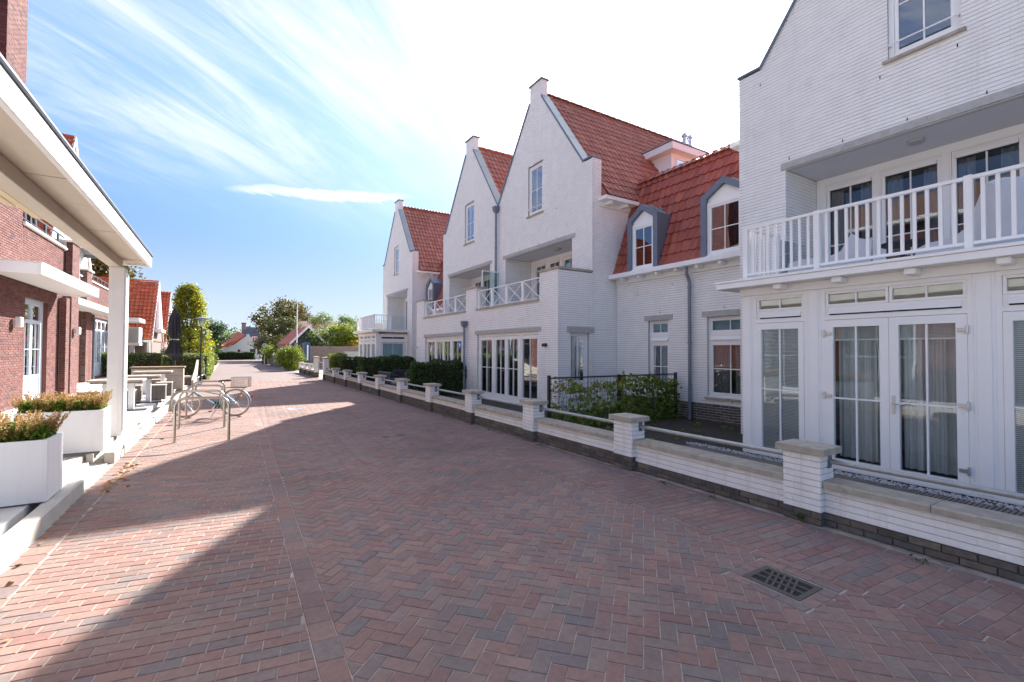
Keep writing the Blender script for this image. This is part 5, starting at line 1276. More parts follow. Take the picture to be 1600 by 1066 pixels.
MB().cbox(-7.4, -4.95, 40.4, 42.0, 2.15, 3.2, .01).build('balcony_panel', 'sign_grey', bb); MB().cbox(-7.5, -4.9, 40.3, 42.1, 1.95, 2.15, .01).build('balcony_slab', 'white_trim', bb)
for k in range(5): MB().cbox(-7.4+k*.48, -7.1+k*.48, 40.5, 40.6, .1, 1.94, .01).build('post', 'sign_grey', bb)
# grey cantilever parasol over the roof terrace
gp_ = thing('parasol', 'open grey parasol standing on the brick roof terrace', 'parasol', (-5.95, 29.8, 4.95))
m = MB(); n = 8; c = (-5.95, 29.8); ring = [(c[0]+1.5*cos(2*pi*(k+.5)/n), c[1]+1.5*sin(2*pi*(k+.5)/n), 6.45) for k in range(n)]
m.raw(ring+[(c[0], c[1], 6.8)]+[(p[0], p[1], 6.3) for p in ring], [(k,(k+1)%n,n) for k in range(n)]+[(k,(k+1)%n,n+1+(k+1)%n,n+1+k) for k in range(n)]); m.build('canopy_cloth', 'parasol_grey', gp_)
MB().tube([(c[0],c[1],4.95),(c[0],c[1],6.75)], .035, 8).build('pole', 'silver', gp_)
for k in range(n): MB().bar((c[0],c[1],6.6), ring[k], .02).build('rib', 'silver', gp_)
# folded furniture on the near roof terrace
for q in range(3):
    t = thing('folded_parasol', ['dark folded parasol leaning behind the black roof rail, first', 'dark folded parasol behind the roof rail, middle', 'dark folded parasol behind the roof rail, last'][q], 'parasol', (-5.2, 19.6+q*.5, 4.9), 'folded parasols on the roof terrace')
    MB().lathe((-5.2, 19.4+q*.45), [(.10,4.9),(.16,5.2),(.12,6.0),(.04,6.6),(.02,6.7)], 10).build('cloth', 'parasol_black', t)
# ---- big cream canopy on a post ----
K = thing('veranda', 'long cream flat veranda roof on a square post over the left terrace', 'canopy', (-1.55, 10.9, 0))
y0, y1 = -1.5, 11.32; x0, x1 = -1.82, -1.21
MB().cbox(x1-.05, x1, y0, y1, 3.29, 3.50, .005).build('fascia', 'cream_trim', K); MB().cbox(x1-.03, x1+.025, y0, y1+.02, 3.502, 3.53, .004).build('roof_edge', 'zinc_dark', K)
MB().cbox(x0, x1-.052, y1-.05, y1-.001, 3.30, 3.50, .005).build('fascia', 'cream_trim', K)
for q in range(5): MB().box(x1-.001, x1+.0012, 1.2+q*2.4, 1.206+q*2.4, 3.295, 3.495).build('fascia_joint', 'seam_dark', K); MB().box(x1-.61, x1-.053, 1.2+q*2.4, 1.206+q*2.4, 3.342, 3.3448).build('soffit_joint', 'seam_dark', K)
MB().box(x1-.62, x1-.052, y0, y1-.052, 3.345, 3.36).build('soffit', 'canopy_soffit', K)
MB().cbox(-1.77, -1.60, y0, y1-.30, 3.19, 3.344, .006).build('beam', 'canopy_soffit', K)
m = MB(); P_ = [(-1.27,y0),(-1.27,y1-.06),(-1.80,y1-.06),(-1.80,9.75),(-2.75,4.2),(-2.75,y0)]
m.raw([(p[0],p[1],z) for z in (3.41,3.50) for p in P_], [(5,4,3,2,1,0),(6,7,8,9,10,11)]+[(i,(i+1)%6,6+(i+1)%6,6+i) for i in range(6)]); m.build('canopy_deck', 'cream_trim', K)
k = 0
while k < 10: xa_ = -1.80-k*.095; MB().cbox(xa_-.092, xa_-.003, y0, 9.6-(k+.5)*.095*5.84, 3.375, 3.40, .006).build('soffit_board', 'canopy_board', K); k += 1
MB().cbox(-1.755, -1.535, 10.78, 11.10, ZT-.002, 3.188, .008).build('post', 'cream_trim', K); MB().cbox(-1.534, -1.515, 10.80, 11.08, .25, 3.1, .003).build('post_strip', 'white_trim', K)
ep = thing('gutter_elbow', 'dark bent rainwater pipe under the cream veranda roof', 'pipe', (-1.95, 4.9, 3.2))
m = MB(); pts = [(-1.60,4.50,3.37),(-1.60,4.50,3.28)]+[(-1.60-.16*(1-cos(a)), 4.50, 3.28-.16*sin(a)) for a in [pi/2*q/6 for q in range(1,7)]]+[(-2.3,4.35,3.02)]
m.tube(pts, .05, 12).build('pipe', 'zinc_dark', ep); MB().lathe((-1.60,4.50), [(.062,3.30),(.072,3.31),(.072,3.36),(.062,3.37)], 14).build('pipe_collar', 'cream_trim', ep)
lb = thing('sconce_arm', 'flat grey metal bracket arm under the veranda at the left edge', 'bracket', (-2.6, 6.0, 2.9))
MB().bar((-2.62, 6.0, 2.62),(-2.28, 6.1, 2.86), .09, .02).build('arm','steel_rail',lb); MB().cbox(-2.44,-2.36,6.05,6.12,2.66,2.80,.004).build('base','white_trim',lb); MB().cbox(-2.62,-2.52,5.9,6.0,.17,3.3,.006).build('post','cream_trim',lb)
# ---- planters with heather ----
def planter(x0, x1, y0, y1, z1, label, seed):
    t = thing('planter', label, 'planter', ((x0+x1)/2, (y0+y1)/2, ZT)); m = MB()
    w = .035
    m.cbox(x0, x1, y0, y0+w, ZT+.012, z1, .004); m.cbox(x0, x1, y1-w, y1, ZT+.012, z1, .004); m.cbox(x0, x0+w, y0+w, y1-w, ZT+.012, z1-.0006, .004); m.cbox(x1-w, x1, y0+w, y1-w, ZT+.012, z1-.0006, .004); m.build('planter_box', 'planter_white', t)
    MB().box(x0+w, x1-w, y0+w, y1-w, ZT+.02, z1-.06).build('soil', 'soil', t)
    MB().box(x0+.03, x1-.03, y0+.03, y1-.03, ZT, ZT+.011).build('planter_foot', 'black_metal', t)
    n = 9000; P = np.c_[x0+.03+(x1-x0-.06)*RNG.random(n), y0+.03+(y1-y0-.06)*RNG.random(n), z1-.05+.20*RNG.random(n)**1.1]; leaves('foliage', P, .038, 'leaf_fresh', t, up=.6)
    sp = []
    for _ in range(330):
        bx, by = x0+.02+(x1-x0-.04)*RNG.random(), y0+.02+(y1-y0-.04)*RNG.random(); hh = .12+.13*RNG.random(); lx, ly = RNG.normal()*.035+(bx-(x0+x1)/2)*.12, RNG.normal()*.035+(by-(y0+y1)/2)*.18
        for q in range(34): f_ = q/34; sp.append((bx+lx*f_+RNG.normal()*.005, by+ly*f_+RNG.normal()*.005, z1+.04+hh*f_))
    leaves('flower_spikes', np.array(sp), .021, 'heather', t, up=.2)
planter(-2.72, -1.50, 6.48, 7.02, .80, 'near white square planter with rusty heather at the left edge', 1)
planter(-2.50, -1.53, 9.25, 9.75, .80, 'farther white square planter with heather beside the cream post', 2)
# ---- terrace tables, stools, bench ----
def bistro_table(x, y, label, L=.80):
    t = thing('table', label, 'table', (x, y, ZT)); z = .955
    for k in range(4): MB().cbox(x-L, x+.26, y-.36+k*.18, y-.36+k*.18+.172, z-.05, z, .004).build('tabletop_board', 'wood_pale', t)
    MB().box(x-L+.05, x+.2, y-.30, y+.30, z-.09, z-.052).build('table_frame', 'wood_grey', t)
    for xx in (x, x-L+.3):
        MB().cbox(xx-.06, xx+.06, y-.06, y+.06, ZT+.02, z-.09, .005).build('leg', 'planter_white', t); MB().cbox(xx-.32, xx+.32, y-.22, y+.22, ZT, ZT+.018, .004).build('base_plate', 'black_metal', t)
def stool(x, y, label, w=.42, h=.46, g='wooden box stools on the terrace'):
    t = thing('stool', label, 'stool', (x, y, ZT), g); m = MB()
    k = 0
    for k in range(4):
        a = x-w/2+k*w/4; MB().cbox(a+.002, a+w/4-.002, y-w/2, y-w/2+.022, ZT+.01, ZT+h-.03, .003).build('plank', 'wood_grey', t); a = y-w/2+.024+k*(w-.024)/4; MB().cbox(x+w/2-.022, x+w/2, a+.002, a+(w-.024)/4-.002, ZT+.01, ZT+h-.03, .003).build('plank', 'wood_grey', t)
    MB().box(x-w/2+.01, x+w/2-.024, y-w/2+.024, y+w/2-.01, ZT+.01, ZT+h-.04).build('core', 'wood_grey', t); MB().cbox(x-w/2-.012, x+w/2+.012, y-w/2-.012, y+w/2+.012, ZT+h-.03, ZT+h, .006).build('seat', 'wood_pale', t)
bistro_table(-1.98, 15.15, 'first pale plank table on white post legs behind the cream post'); bistro_table(-1.85, 17.1, 'second pale plank table on white post legs, behind the first'); bistro_table(-1.80, 20.3, 'third plank table on the terrace, farthest of the three')
stool(-2.22, 16.0, 'box stool nearest the cream post'); stool(-1.72, 17.95, 'box stool at the street end of the second table'); stool(-2.32, 18.0, 'box stool tucked beside the second table'); stool(-1.66, 19.2, 'box stool behind the second table near the street'); stool(-2.0, 21.2, 'box stool beside the third table'); stool(-2.9, 15.9, 'box stool far left under the first table')
bn = thing('bench', 'brown plank bench on the terrace between the brick wall and the cream post', 'bench', (-2.9, 14.2, ZT))
for k in range(3): MB().cbox(-3.3, -2.2, 13.9+k*.16, 14.05+k*.16, .60, .65, .004).build('seat_board', 'wood_brown', bn)
for xx in (-3.2, -2.35): MB().cbox(xx-.04, xx+.04, 13.92, 14.35, ZT, .598, .004).build('leg', 'planter_white', bn)
pb = thing('planter_box', 'pale timber planter box at the end of the terrace tables', 'planter', (-1.6, 22.4, ZT))
for k in range(3): MB().cbox(-2.9, -1.32, 22.0+.0, 22.03, ZT+.01+k*.27, ZT+.01+k*.27+.262, .004).build('plank', 'wood_pale', pb); MB().cbox(-1.36, -1.33, 22.04, 22.7, ZT+.01+k*.27, ZT+.01+k*.27+.262, .004).build('plank', 'wood_pale', pb)
MB().cbox(-2.95, -1.28, 21.95, 22.75, ZT+.83, ZT+.88, .006).build('rim', 'wood_brown', pb)
sb = thing('bench', 'grey plank bench with a tall slanting pale side panel at the terrace end', 'bench', (-1.1, 24.5, 0))
MB().cbox(-2.1, -1.12, 24.2, 24.9, .48, .56, .006).build('seat', 'wood_pale', sb)
for k in range(7): MB().cbox(-2.08+k*.135, -2.08+k*.135+.128, 24.22, 24.25, .17, .478, .004).build('plank', 'wood_grey', sb)
m = MB(Fr(0,0,(0,1),(1,0))); m.prism([(23.2, .17), (25.9, .17), (27.3, 1.05), (27.3, 1.20), (25.6, .80), (23.2,.45)], -1.12, -1.04, 'n'); m.build('side_panel', 'wood_pale', sb)
# closed parasol
pz = thing('parasol', 'tall closed black parasol tied with cord in front of the hedge', 'parasol', (-1.98, 27, ZT)); c = (-1.98, 27.04)
MB().tube([(*c, ZT),(*c, 3.62)], .045, 10).build('pole', 'parasol_black', pz)
m = MB(); prof = [(.06,1.2),(.16,1.35),(.30,1.5),(.25,1.75),(.17,2.05),(.145,2.2),(.20,2.4),(.215,2.75),(.19,3.1),(.14,3.4),(.05,3.62)]; n = 22; vs = []
for i, (r, z) in enumerate(prof):
    for k in range(n): q = r*(1+(.20 if k % 2 else -.16)*(1 if i < 9 else .4)+.08*sin(k*2.3+i)); vs.append((c[0]+q*cos(2*pi*k/n), c[1]+q*sin(2*pi*k/n), z+(.09*sin(k*1.7) if i == 0 or i == 1 else 0)))
m.raw(vs, [(i*n+k, i*n+(k+1)%n, (i+1)*n+(k+1)%n, (i+1)*n+k) for i in range(len(prof)-1) for k in range(n)]); m.build('cloth', 'parasol_black', pz)
MB().lathe(c, [(.17,2.14),(.175,2.18),(.165,2.2)], 14).build('cord', 'wood_pale', pz)
# lamps
def street_lamp(x, y, label, zt=3.45, base=0):
    t = thing('street_lamp', label, 'street lamp', (x, y, base), 'street lamps on the left side')
    MB().lathe((x,y), [(.055,base),(.055,base+.9),(.048,base+.92),(.038,base+1.0),(.034,zt-.62)], 12).build('pole', 'black_metal', t)
    MB().lathe((x,y), [(.05,zt-.63),(.10,zt-.60),(.05,zt-.55)], 12).build('collar', 'black_metal', t)
    m = MB(); n = 8; R0, R1 = .09, .21
    m.lathe((x,y), [(R0,zt-.54),(R1,zt-.14)], 8); m.sm = False; m.build('lantern_glass', 'glass_frost', t)
    for k in range(8): a = 2*pi*k/8; MB().bar((x+R0*cos(a),y+R0*sin(a),zt-.54),(x+R1*cos(a),y+R1*sin(a),zt-.14), .012).build('lantern_rib', 'sign_grey', t)
    MB().lathe((x,y), [(.31,zt-.14),(.32,zt-.12),(.10,zt-.05),(.04,zt-.02),(.03,zt+.05),(.01,zt+.07)], 16).build('lantern_cap', 'zinc_dark', t); MB().lathe((x,y), [(.03,zt-.5),(.05,zt-.4),(.03,zt-.2)], 8).build('bulb', 'cover_white', t)
street_lamp(-1.02, 29.3, 'nearest black street lamp with tapered glass lantern before the hedge'); street_lamp(-1.2, 49.5, 'second black street lamp, partly hidden by the hedge', 3.45)
sg_ = thing('street_sign', 'blue street sign plate on a grey pole behind the first lamp', 'sign', (-1.15, 38, 0)); MB().tube([(-1.15,38,0),(-1.15,38,3.1)], .035, 8).build('pole', 'sign_grey', sg_); MB().cbox(-1.28,-1.02,37.93,37.96,2.5,3.1,.01).build('sign_plate', 'sign_blue', sg_)
oc = thing('shade_cloth', 'bright orange cloth just visible over the left hedge', 'cloth', (-2.4, 36, 1.2))
m = MB(); m.raw([(-2.9+.2*i, 40+.1*j, 1.40+.15*sin(i*1.3)*cos(j)+.06*j) for i in range(8) for j in range(3)], [(i*3+j,(i+1)*3+j,(i+1)*3+j+1,i*3+j+1) for i in range(7) for j in range(2)]); m.build('cloth', 'shade_cloth_orange', oc)
# ---- bicycle stands and bicycle ----
def stand(x0, x1, y, yb, label):
    t = thing('bicycle_stand', label, 'bicycle stand', ((x0+x1)/2, y, 0), 'steel hoops in a row along the terrace')
    r = .17; z = .81; P = [(x0, y, -.02), (x0, y, z-r)]; D = Vector((x1-x0, yb-y, 0)).normalized()
    P += [(x0+D.x*r*(1-cos(a)), y+D.y*r*(1-cos(a)), z-r+r*sin(a)) for a in [pi/2*q/7 for q in range(1,8)]]
    P += [(x1-D.x*r*(1-sin(a)), yb-D.y*r*(1-sin(a)), z-r+r*cos(a)) for a in [pi/2*q/7 for q in range(0,8)]]+[(x1, yb, -.02)]
    MB().tube(P, .024, 14).build('hoop', 'stainless', t)
    for p in ((x0,y),(x1,yb)): MB().lathe(p, [(.045,-.003),(.045,.004),(.026,.006)], 14).build('foot_ring', 'stainless', t)
stand(-.75, .10, 10.55, 10.33, 'bicycle hoop nearest the camera'); stand(-.80, .03, 12.35, 12.1, 'second bicycle hoop from the camera'); stand(-.77, .02, 14.05, 13.85, 'third bicycle hoop, with the bicycle against it'); stand(-.73, .03, 15.8, 15.6, 'fourth and farthest bicycle hoop')
def bicycle():
    wf, wr = Vector((-.80, 14.32, .345)), Vector((.27, 13.98, .345)); ax = (wf-wr).normalized(); sd = Vector((-ax.y, ax.x, 0))
    t = thing('bicycle', 'pale blue city bicycle with tan tyres and a rear basket parked in the hoops', 'bicycle', ((wf.x+wr.x)/2, (wf.y+wr.y)/2, 0))
    up = Vector((0,0,1))
    def L_(f, z, s=0.): return wr+ax*f+up*(z-.345)+sd*s      # f metres ahead of the rear hub
    WB = (wf-wr).length
    for c, nm in ((wf, 'front'), (wr, 'rear')):
        R_ = .335; m = MB(); n = 40
        ring = [c+ax*R_*cos(2*pi*k/n)+up*R_*sin(2*pi*k/n) for k in range(n+1)]
        m.tube([tuple(p) for p in ring], .019, 8, caps=False); w = m.build('wheel', 'tyre_tan', t)
        m = MB(); m.tube([tuple(c+ax*(R_-.024)*cos(2*pi*k/n)+up*(R_-.024)*sin(2*pi*k/n)) for k in range(n+1)], .010, 6, caps=False); m.build('rim', 'silver', w)
        m = MB(); m.tube([tuple(c-sd*.045), tuple(c+sd*.045)], .022, 10); m.build('hub', 'silver', w)
        m = MB()
        for k in range(28): a = 2*pi*k/28; q = 1 if k % 2 else -1; m.bar(tuple(c+sd*.03*q+ax*.02*cos(a+1.2*q)+up*.02*sin(a+1.2*q)), tuple(c+ax*(R_-.03)*cos(a)+up*(R_-.03)*sin(a)), .0022)
        m.build('spokes', 'silver', w)
        m = MB(); a0, a1 = (radians(20), radians(150)) if nm == 'front' else (radians(-5), radians(175))
        pts = [c+ax*.365*cos(a0+(a1-a0)*k/16)+up*.365*sin(a0+(a1-a0)*k/16) for k in range(17)]
        for k in range(16): m.raw([tuple(pts[k]-sd*.028), tuple(pts[k]+sd*.028), tuple(pts[k+1]+sd*.028), tuple(pts[k+1]-sd*.028)], [(0,1,2,3)])
        m.build('mudguard', 'bike_blue', t)
        MB().box(-.02,.02,-.01,.01,-.02,.02); rf = c+ax*(-.12 if nm == 'rear' else .10)+up*(.17 if nm == 'rear' else -.20)
        m = MB(); m.raw([tuple(rf+ax*.028*cos(2*pi*k/10)+up*.028*sin(2*pi*k/10)-sd*.012) for k in range(10)]+[tuple(rf+ax*.028*cos(2*pi*k/10)+up*.028*sin(2*pi*k/10)+sd*.012) for k in range(10)], [tuple(range(10)), tuple(range(19,9,-1))]+[(k,(k+1)%10,10+(k+1)%10,10+k) for k in range(10)]); m.build('reflector', 'reflector_amber', w)
    bb, st, ht, hb = L_(.44,.29), L_(.30,.74), L_(.88,.82), L_(.93,.64)
    for nm, a, b, r in (('seat_tube', bb, st, .016), ('down_tube', bb, hb, .018), ('top_tube', L_(.36,.56), hb+up*.06, .015), ('head_tube', ht, hb, .020)):
        MB().tube([tuple(a), tuple(b)], r, 10).build(nm, 'bike_blue', t)
    for s in (-.05, .05):
        MB().tube([tuple(hb+sd*s*.6), tuple(L_(WB-.04,.5,s)), tuple(wf+sd*s)], .010, 8).build('fork', 'bike_blue', t)
        MB().tube([tuple(bb+sd*s*.5), tuple(wr+sd*s)], .009, 8).build('chain_stay', 'bike_blue', t); MB().tube([tuple(L_(.32,.66,s*.5)), tuple(wr+sd*s)], .008, 8).build('seat_stay', 'bike_blue', t)
    MB().tube([tuple(st), tuple(L_(.27,.88))], .012, 8).build('seat_post', 'silver', t)
    m = MB(); sc_ = L_(.24,.90); vs = []
    for f, hw, z in ((-.12,.085,.03),(-.06,.10,.035),(.02,.07,.025),(.10,.03,.02),(.15,.018,.01)): vs += [tuple(sc_+ax*f+sd*hw+up*(z-.035)), tuple(sc_+ax*f+sd*hw*.5+up*(z+.012)), tuple(sc_+ax*f-sd*hw*.5+up*(z+.012)), tuple(sc_+ax*f-sd*hw+up*(z-.035))]
    m.raw(vs, [(4*i+j,4*i+j+1,4*i+5+j,4*i+4+j) for i in range(4) for j in range(3)]+[(0,1,2,3),(16,17,18,19)]); m.sm = True; m.build('saddle', 'saddle', t)
    MB().tube([tuple(ht), tuple(L_(.84,1.0))], .012, 8).build('stem', 'silver', t)
    h0 = L_(.84,1.0); MB().tube([tuple(h0-ax*.16-sd*.28+up*.05), tuple(h0-ax*.02-sd*.22+up*.06), tuple(h0+ax*.03), tuple(h0-ax*.02+sd*.22+up*.06), tuple(h0-ax*.16+sd*.28+up*.05)], .011, 8).build('handlebar', 'silver', t)
    for s in (-1, 1): MB().tube([tuple(h0-ax*.08+sd*s*.25+up*.055), tuple(h0-ax*.18+sd*s*.285+up*.05)], .017, 8).build('grip', 'rubber', t)
    # rear carrier and basket
    m = MB(); [m.bar(tuple(L_(.22,.73,s)), tuple(L_(-.25,.73,s)), .012) for s in (-.06,0,.06)]; m.bar(tuple(L_(-.2,.73,.06)), tuple(wr+sd*.055), .009); m.bar(tuple(L_(-.2,.73,-.06)), tuple(wr-sd*.055), .009); m.build('rear_carrier', 'black_metal', t)
    m = MB(); f0, f1, z0, z1, hw = -.33, .07, .75, 1.0, .15
    C_ = lambda f, s, z: tuple(L_(f, z, s))
    for i in range(9):
        z = z0+(z1-z0)*i/8; th_ = .007 if i in (0,8) else .0035
        for a, b in (((f0,-hw),(f1,-hw)),((f1,-hw),(f1,hw)),((f1,hw),(f0,hw)),((f0,hw),(f0,-hw))): m.bar(C_(a[0],a[1],z), C_(b[0],b[1],z), th_)
    for i in range(13):
        f = f0+(f1-f0)*i/12
        for s in (-hw, hw): m.bar(C_(f,s,z0), C_(f,s,z1), .0035)
        m.bar(C_(f,-hw,z0), C_(f,hw,z0), .0035)
    for i in range(9):
        s = -hw+2*hw*i/8
        for f in (f0, f1): m.bar(C_(f,s,z0), C_(f,s,z1), .0035)
    m.build('basket', 'iron', t)
    # rear light, chain case, crank, pedals, stand
    m = MB(); q = L_(-.385,.50); m.bar(tuple(q-up*.04), tuple(q+up*.04), .04, .05); m.build('rear_light', 'reflector_red', t)
    m = MB(); c = bb; n = 20; m.raw([tuple(c+ax*.09*cos(2*pi*k/n)+up*.09*sin(2*pi*k/n)-sd*.04) for k in range(n)]+[tuple(c+ax*.09*cos(2*pi*k/n)+up*.09*sin(2*pi*k/n)-sd*.055) for k in range(n)], [tuple(range(n)), tuple(range(2*n-1,n-1,-1))]+[(k,(k+1)%n,n+(k+1)%n,n+k) for k in range(n)]); m.build('chainring', 'rubber', t)
    MB().bar(tuple(bb-sd*.05+up*.05), tuple(wr-sd*.05+up*.03), .008, .02).build('chain', 'rubber', t)
    for s in (-1, 1):
        e = bb+sd*s*.075+ax*.09*s-up*.14*s; MB().bar(tuple(bb+sd*s*.075), tuple(e), .012, .025).build('crank', 'silver', t); MB().bar(tuple(e+sd*s*.01), tuple(e+sd*s*.10), .05, .02).build('pedal', 'rubber', t)
    MB().bar(tuple(L_(.38,.28,.03)), tuple(L_(.50,.01,.16)), .014).build('kickstand', 'silver', t)
bicycle()
# ================= PLANTING =================
def shell_pts(x0, x1, y0, y1, z0, z1, n, thick=.10, wob=.075):
    """points near the skin of a clipped hedge box (tops and sides)"""
    A = [((x1-x0)*(z1-z0), 'y0'), ((x1-x0)*(z1-z0), 'y1'), ((y1-y0)*(z1-z0), 'x0'), ((y1-y0)*(z1-z0), 'x1'), ((x1-x0)*(y1-y0), 'z1')]
    tot = sum(a for a, _ in A); out = []
    for a, f in A:
        k = int(n*a/tot); u = RNG.random((k,3)); p = np.c_[x0+(x1-x0)*u[:,0], y0+(y1-y0)*u[:,1], z0+(z1-z0)*u[:,2]]; d = np.abs(RNG.normal(size=k))*thick*.6-.02
        i = {'x':0,'y':1,'z':2}[f[0]]; lo = f[1] == '0'; p[:,i] = (p[:,i]*0+([x0,y0,z0][i] if lo else [x1,y1,z1][i]))+(d if lo else -d); out.append(p)
    P = np.concatenate(out); w = wob*np.sin(P[:,0]*3.1+P[:,1]*2.3+P[:,2]*4)+wob*.6*np.sin(P[:,0]*7.7-P[:,1]*6.1+P[:,2]*9)
    c = np.array([(x0+x1)/2, (y0+y1)/2, (z0+z1)/2]); v = P-c; v /= np.linalg.norm(v, axis=1)[:,None]; return P+v*w[:,None]
def hedge(label, x0, x1, y0, y1, z1, n, size, m='leaf_hedge', z0=.03):
    t = thing('hedge', label, 'hedge', ((x0+x1)/2, (y0+y1)/2, 0)); c = MB().box(x0+.09, x1-.09, y0+.09, y1-.09, z0, z1-.1); c.build('inner_twigs', 'soil', t)
    leaves('foliage', shell_pts(x0, x1, y0, y1, z0, z1, n), size, m, t); return t
hedge('dark clipped hedge against the white house between the ground floor windows', 5.75, 7.78, 15.95, 16.5, 1.27, 9000, .075)
hedge('long dark clipped hedge beyond the rattan chairs at the end of the double gabled house', 5.3, 7.8, 21.4, 22.0, 1.36, 7500, .085)
hedge('dark clipped hedge in front of the far bay', 5.3, 8.2, 26.0, 26.6, 1.28, 4000, .10)
hedge('small bright green hedge end beside the tall gate pier', 5.25, 6.0, 27.6, 29.0, 1.42, 2500, .10, 'leaf_bright')
hedge('pale speckled hedge left of the black parasol at the end of the terrace', -8.0, -2.75, 36.0, 37.0, 1.42, 9000, .11, 'leaf_hedge_light')
hedge('pale speckled hedge right of the black parasol, behind the first street lamp', -2.7, -1.0, 30.1, 31.2, 1.38, 9000, .085, 'leaf_hedge_light')
hedge('bright hedge running away along the left edge of the street', -1.75, -.72, 31.3, 48, 1.42, 9000, .10, 'leaf_bright')
hedge('low hedge at the far left bend of the street', -2.2, -.7, 56, 68, 1.15, 2500, .16, 'leaf_dark')
# ivy screen
tr = thing('trellis', 'black wire trellis overgrown with ivy standing between two front gardens', 'trellis', (7.9, 8.0, 0))
for x in (5.88, 7.92, 9.92): MB().cbox(x-.03, x+.03, 7.97, 8.03, 0, 1.17 if x > 6 else 1.19, .004).build('post', 'black_metal', tr)
MB().cbox(5.91, 9.9, 7.985, 8.015, 1.115, 1.145, .003).build('top_rail', 'black_metal', tr)
m = MB()
for k in range(40): m.bar((5.95+k*.1, 8.0, .05), (5.95+k*.1, 8.0, 1.12), .004)
for k in range(11): m.bar((5.91, 8.0, .1+k*.1), (9.9, 8.0, .1+k*.1), .004)
m.build('wire_mesh', 'black_metal', tr)
n = 3900; u = RNG.random(n); X = 5.95+3.95*RNG.random(n); dens = .45+.55*np.clip((X-7.4)/2.0, 0, 1)*.9
Z = (1.04+.10*np.sin(X*2.3+1)+.06*np.sin(X*7.1))*(1-RNG.random(n)**1.15)+.02*RNG.normal(size=n); keep = RNG.random(n) < np.clip(dens+.45*(Z < .55)+.30*(Z > .8)*(np.sin(X*5)*.5+.5)-.35*((Z > .45)&(Z < .8)&(X < 7.6)&(np.sin(X*4.3+Z*9) > -.2)), .05, 1)
P = np.c_[X, 7.98+RNG.normal(size=n)*.085, Z][keep]; P = P[np.argsort(RNG.random(len(P)))]
bt = np.clip(.48+.25*RNG.normal(size=len(P))-.2*((P[:,0] > 8.4))+.18*(P[:,2] > .8), .02, 1)
leaves('ivy_leaves', P, .080, 'leaf_ivy', tr, up=-.1, aspect=.85, bt=bt)
m = MB()
for k in range(26):
    x = 5.98+k*.155; q = [(x+.05*sin(i*1.7+k), 8.0+.02*sin(i*2.1), .02+i*.11) for i in range(10)]; m.tube(q, .005, 5)
m.build('stems', 'bark', tr)
wp = []
for _ in range(38):
    x, y = 6.0+4*RNG.random(), 5.9+2*RNG.random(); wp += [(x+RNG.normal()*.05, y+RNG.normal()*.05, .03+.06*RNG.random()) for _ in range(9)]
leaves('weeds', wp, .05, 'leaf_ivy', kind='stuff')
leaves('wall_foot_weeds', [(4.86+RNG.normal()*.02, q+RNG.normal()*.04, .01+.025*RNG.random()) for q in (1.5,3.4,4.1,6.2,6.9,8.8,9.6,11.2,13.1,16.0) for _ in range(26)], .024, 'leaf_hedge', kind='stuff')
leaves('kerb_weed', [(4.98+RNG.normal()*.02, 2.50+RNG.normal()*.03, .03+.05*RNG.random()) for _ in range(60)], .03, 'leaf_hedge', kind='stuff')
# rattan lounge set
def rattan(x, y, rz, w, label):
    t = thing('garden_chair', label, 'chair', (x, y, .015)); c_, s_ = cos(rz), sin(rz)
    f = Fr(x, y, (c_, s_), (-s_, c_))
    MB(f).cbox(-w/2, w/2, -.38, .38, .02, .36, .02).build('seat', 'rattan', t); MB(f).cbox(-w/2, w/2, .26, .40, .362, .80, .02).build('backrest', 'rattan', t)
    for q in (-1, 1): MB(f).cbox(q*w/2-.06, q*w/2+.06, -.38, .258, .362, .60, .02).build('armrest', 'rattan', t)
    MB(f).cbox(-w/2+.07, w/2-.07, -.36, .25, .364, .46, .03).build('cushion', 'parasol_grey', t)
rattan(5.95, 17.6, radians(-80), .9, 'dark rattan garden armchair behind the white wall, nearer one'); rattan(6.1, 19.4, radians(90), 1.8, 'dark rattan garden sofa behind the white wall'); rattan(7.0, 20.6, radians(0), .9, 'dark rattan armchair by the hedge end')
# covered lounge chairs on the near balcony
def cover_chair(x, y, rz, label, w=.8, hgt=.72):
    t = thing('lounge_chair', label, 'chair', (x, y, 2.88)); c_, s_ = cos(rz), sin(rz); f = Fr(x, y, (c_, s_), (-s_, c_))
    m = MB(f); prof = [(-.5,.0),(-.48,.22),(-.30,.27),(.02,.26),(.18,.34),(.30,.60),(.40,hgt),(.50,hgt-.03),(.54,.5),(.52,.0)]
    vs = []; n = 9
    for i in range(n):
        s = -w/2+w*i/(n-1); k = 1-.10*abs(2*i/(n-1)-1)**3
        vs += [(s, p[0], 2.885+p[1]*k) for p in prof]
    K = len(prof); m.add(vs, [(i*K+j, i*K+j+1, (i+1)*K+j+1, (i+1)*K+j) for i in range(n-1) for j in range(K-1)]+[tuple(range(K)), tuple(range(n*K-1, (n-1)*K-1, -1))]); m.sm = True
    m.build('seat_shell', 'cover_white', t)
cover_chair(8.0, 3.55, radians(200), 'white rounded lounge chair on the near balcony, left one', .9, .5); cover_chair(8.0, 1.75, radians(150), 'large white rounded lounge chair on the near balcony, right one', 1.0, .85)
bt_ = thing('side_table', 'low dark side table between the white balcony chairs', 'table', (8.1, 2.7, 2.88)); MB().lathe((8.1,2.65), [(.25,3.22),(.25,3.25)], 18).build('tabletop', 'rattan', bt_); MB().lathe((8.1,2.65), [(.16,2.88),(.03,2.9),(.03,3.22)], 12).build('leg', 'rattan', bt_)
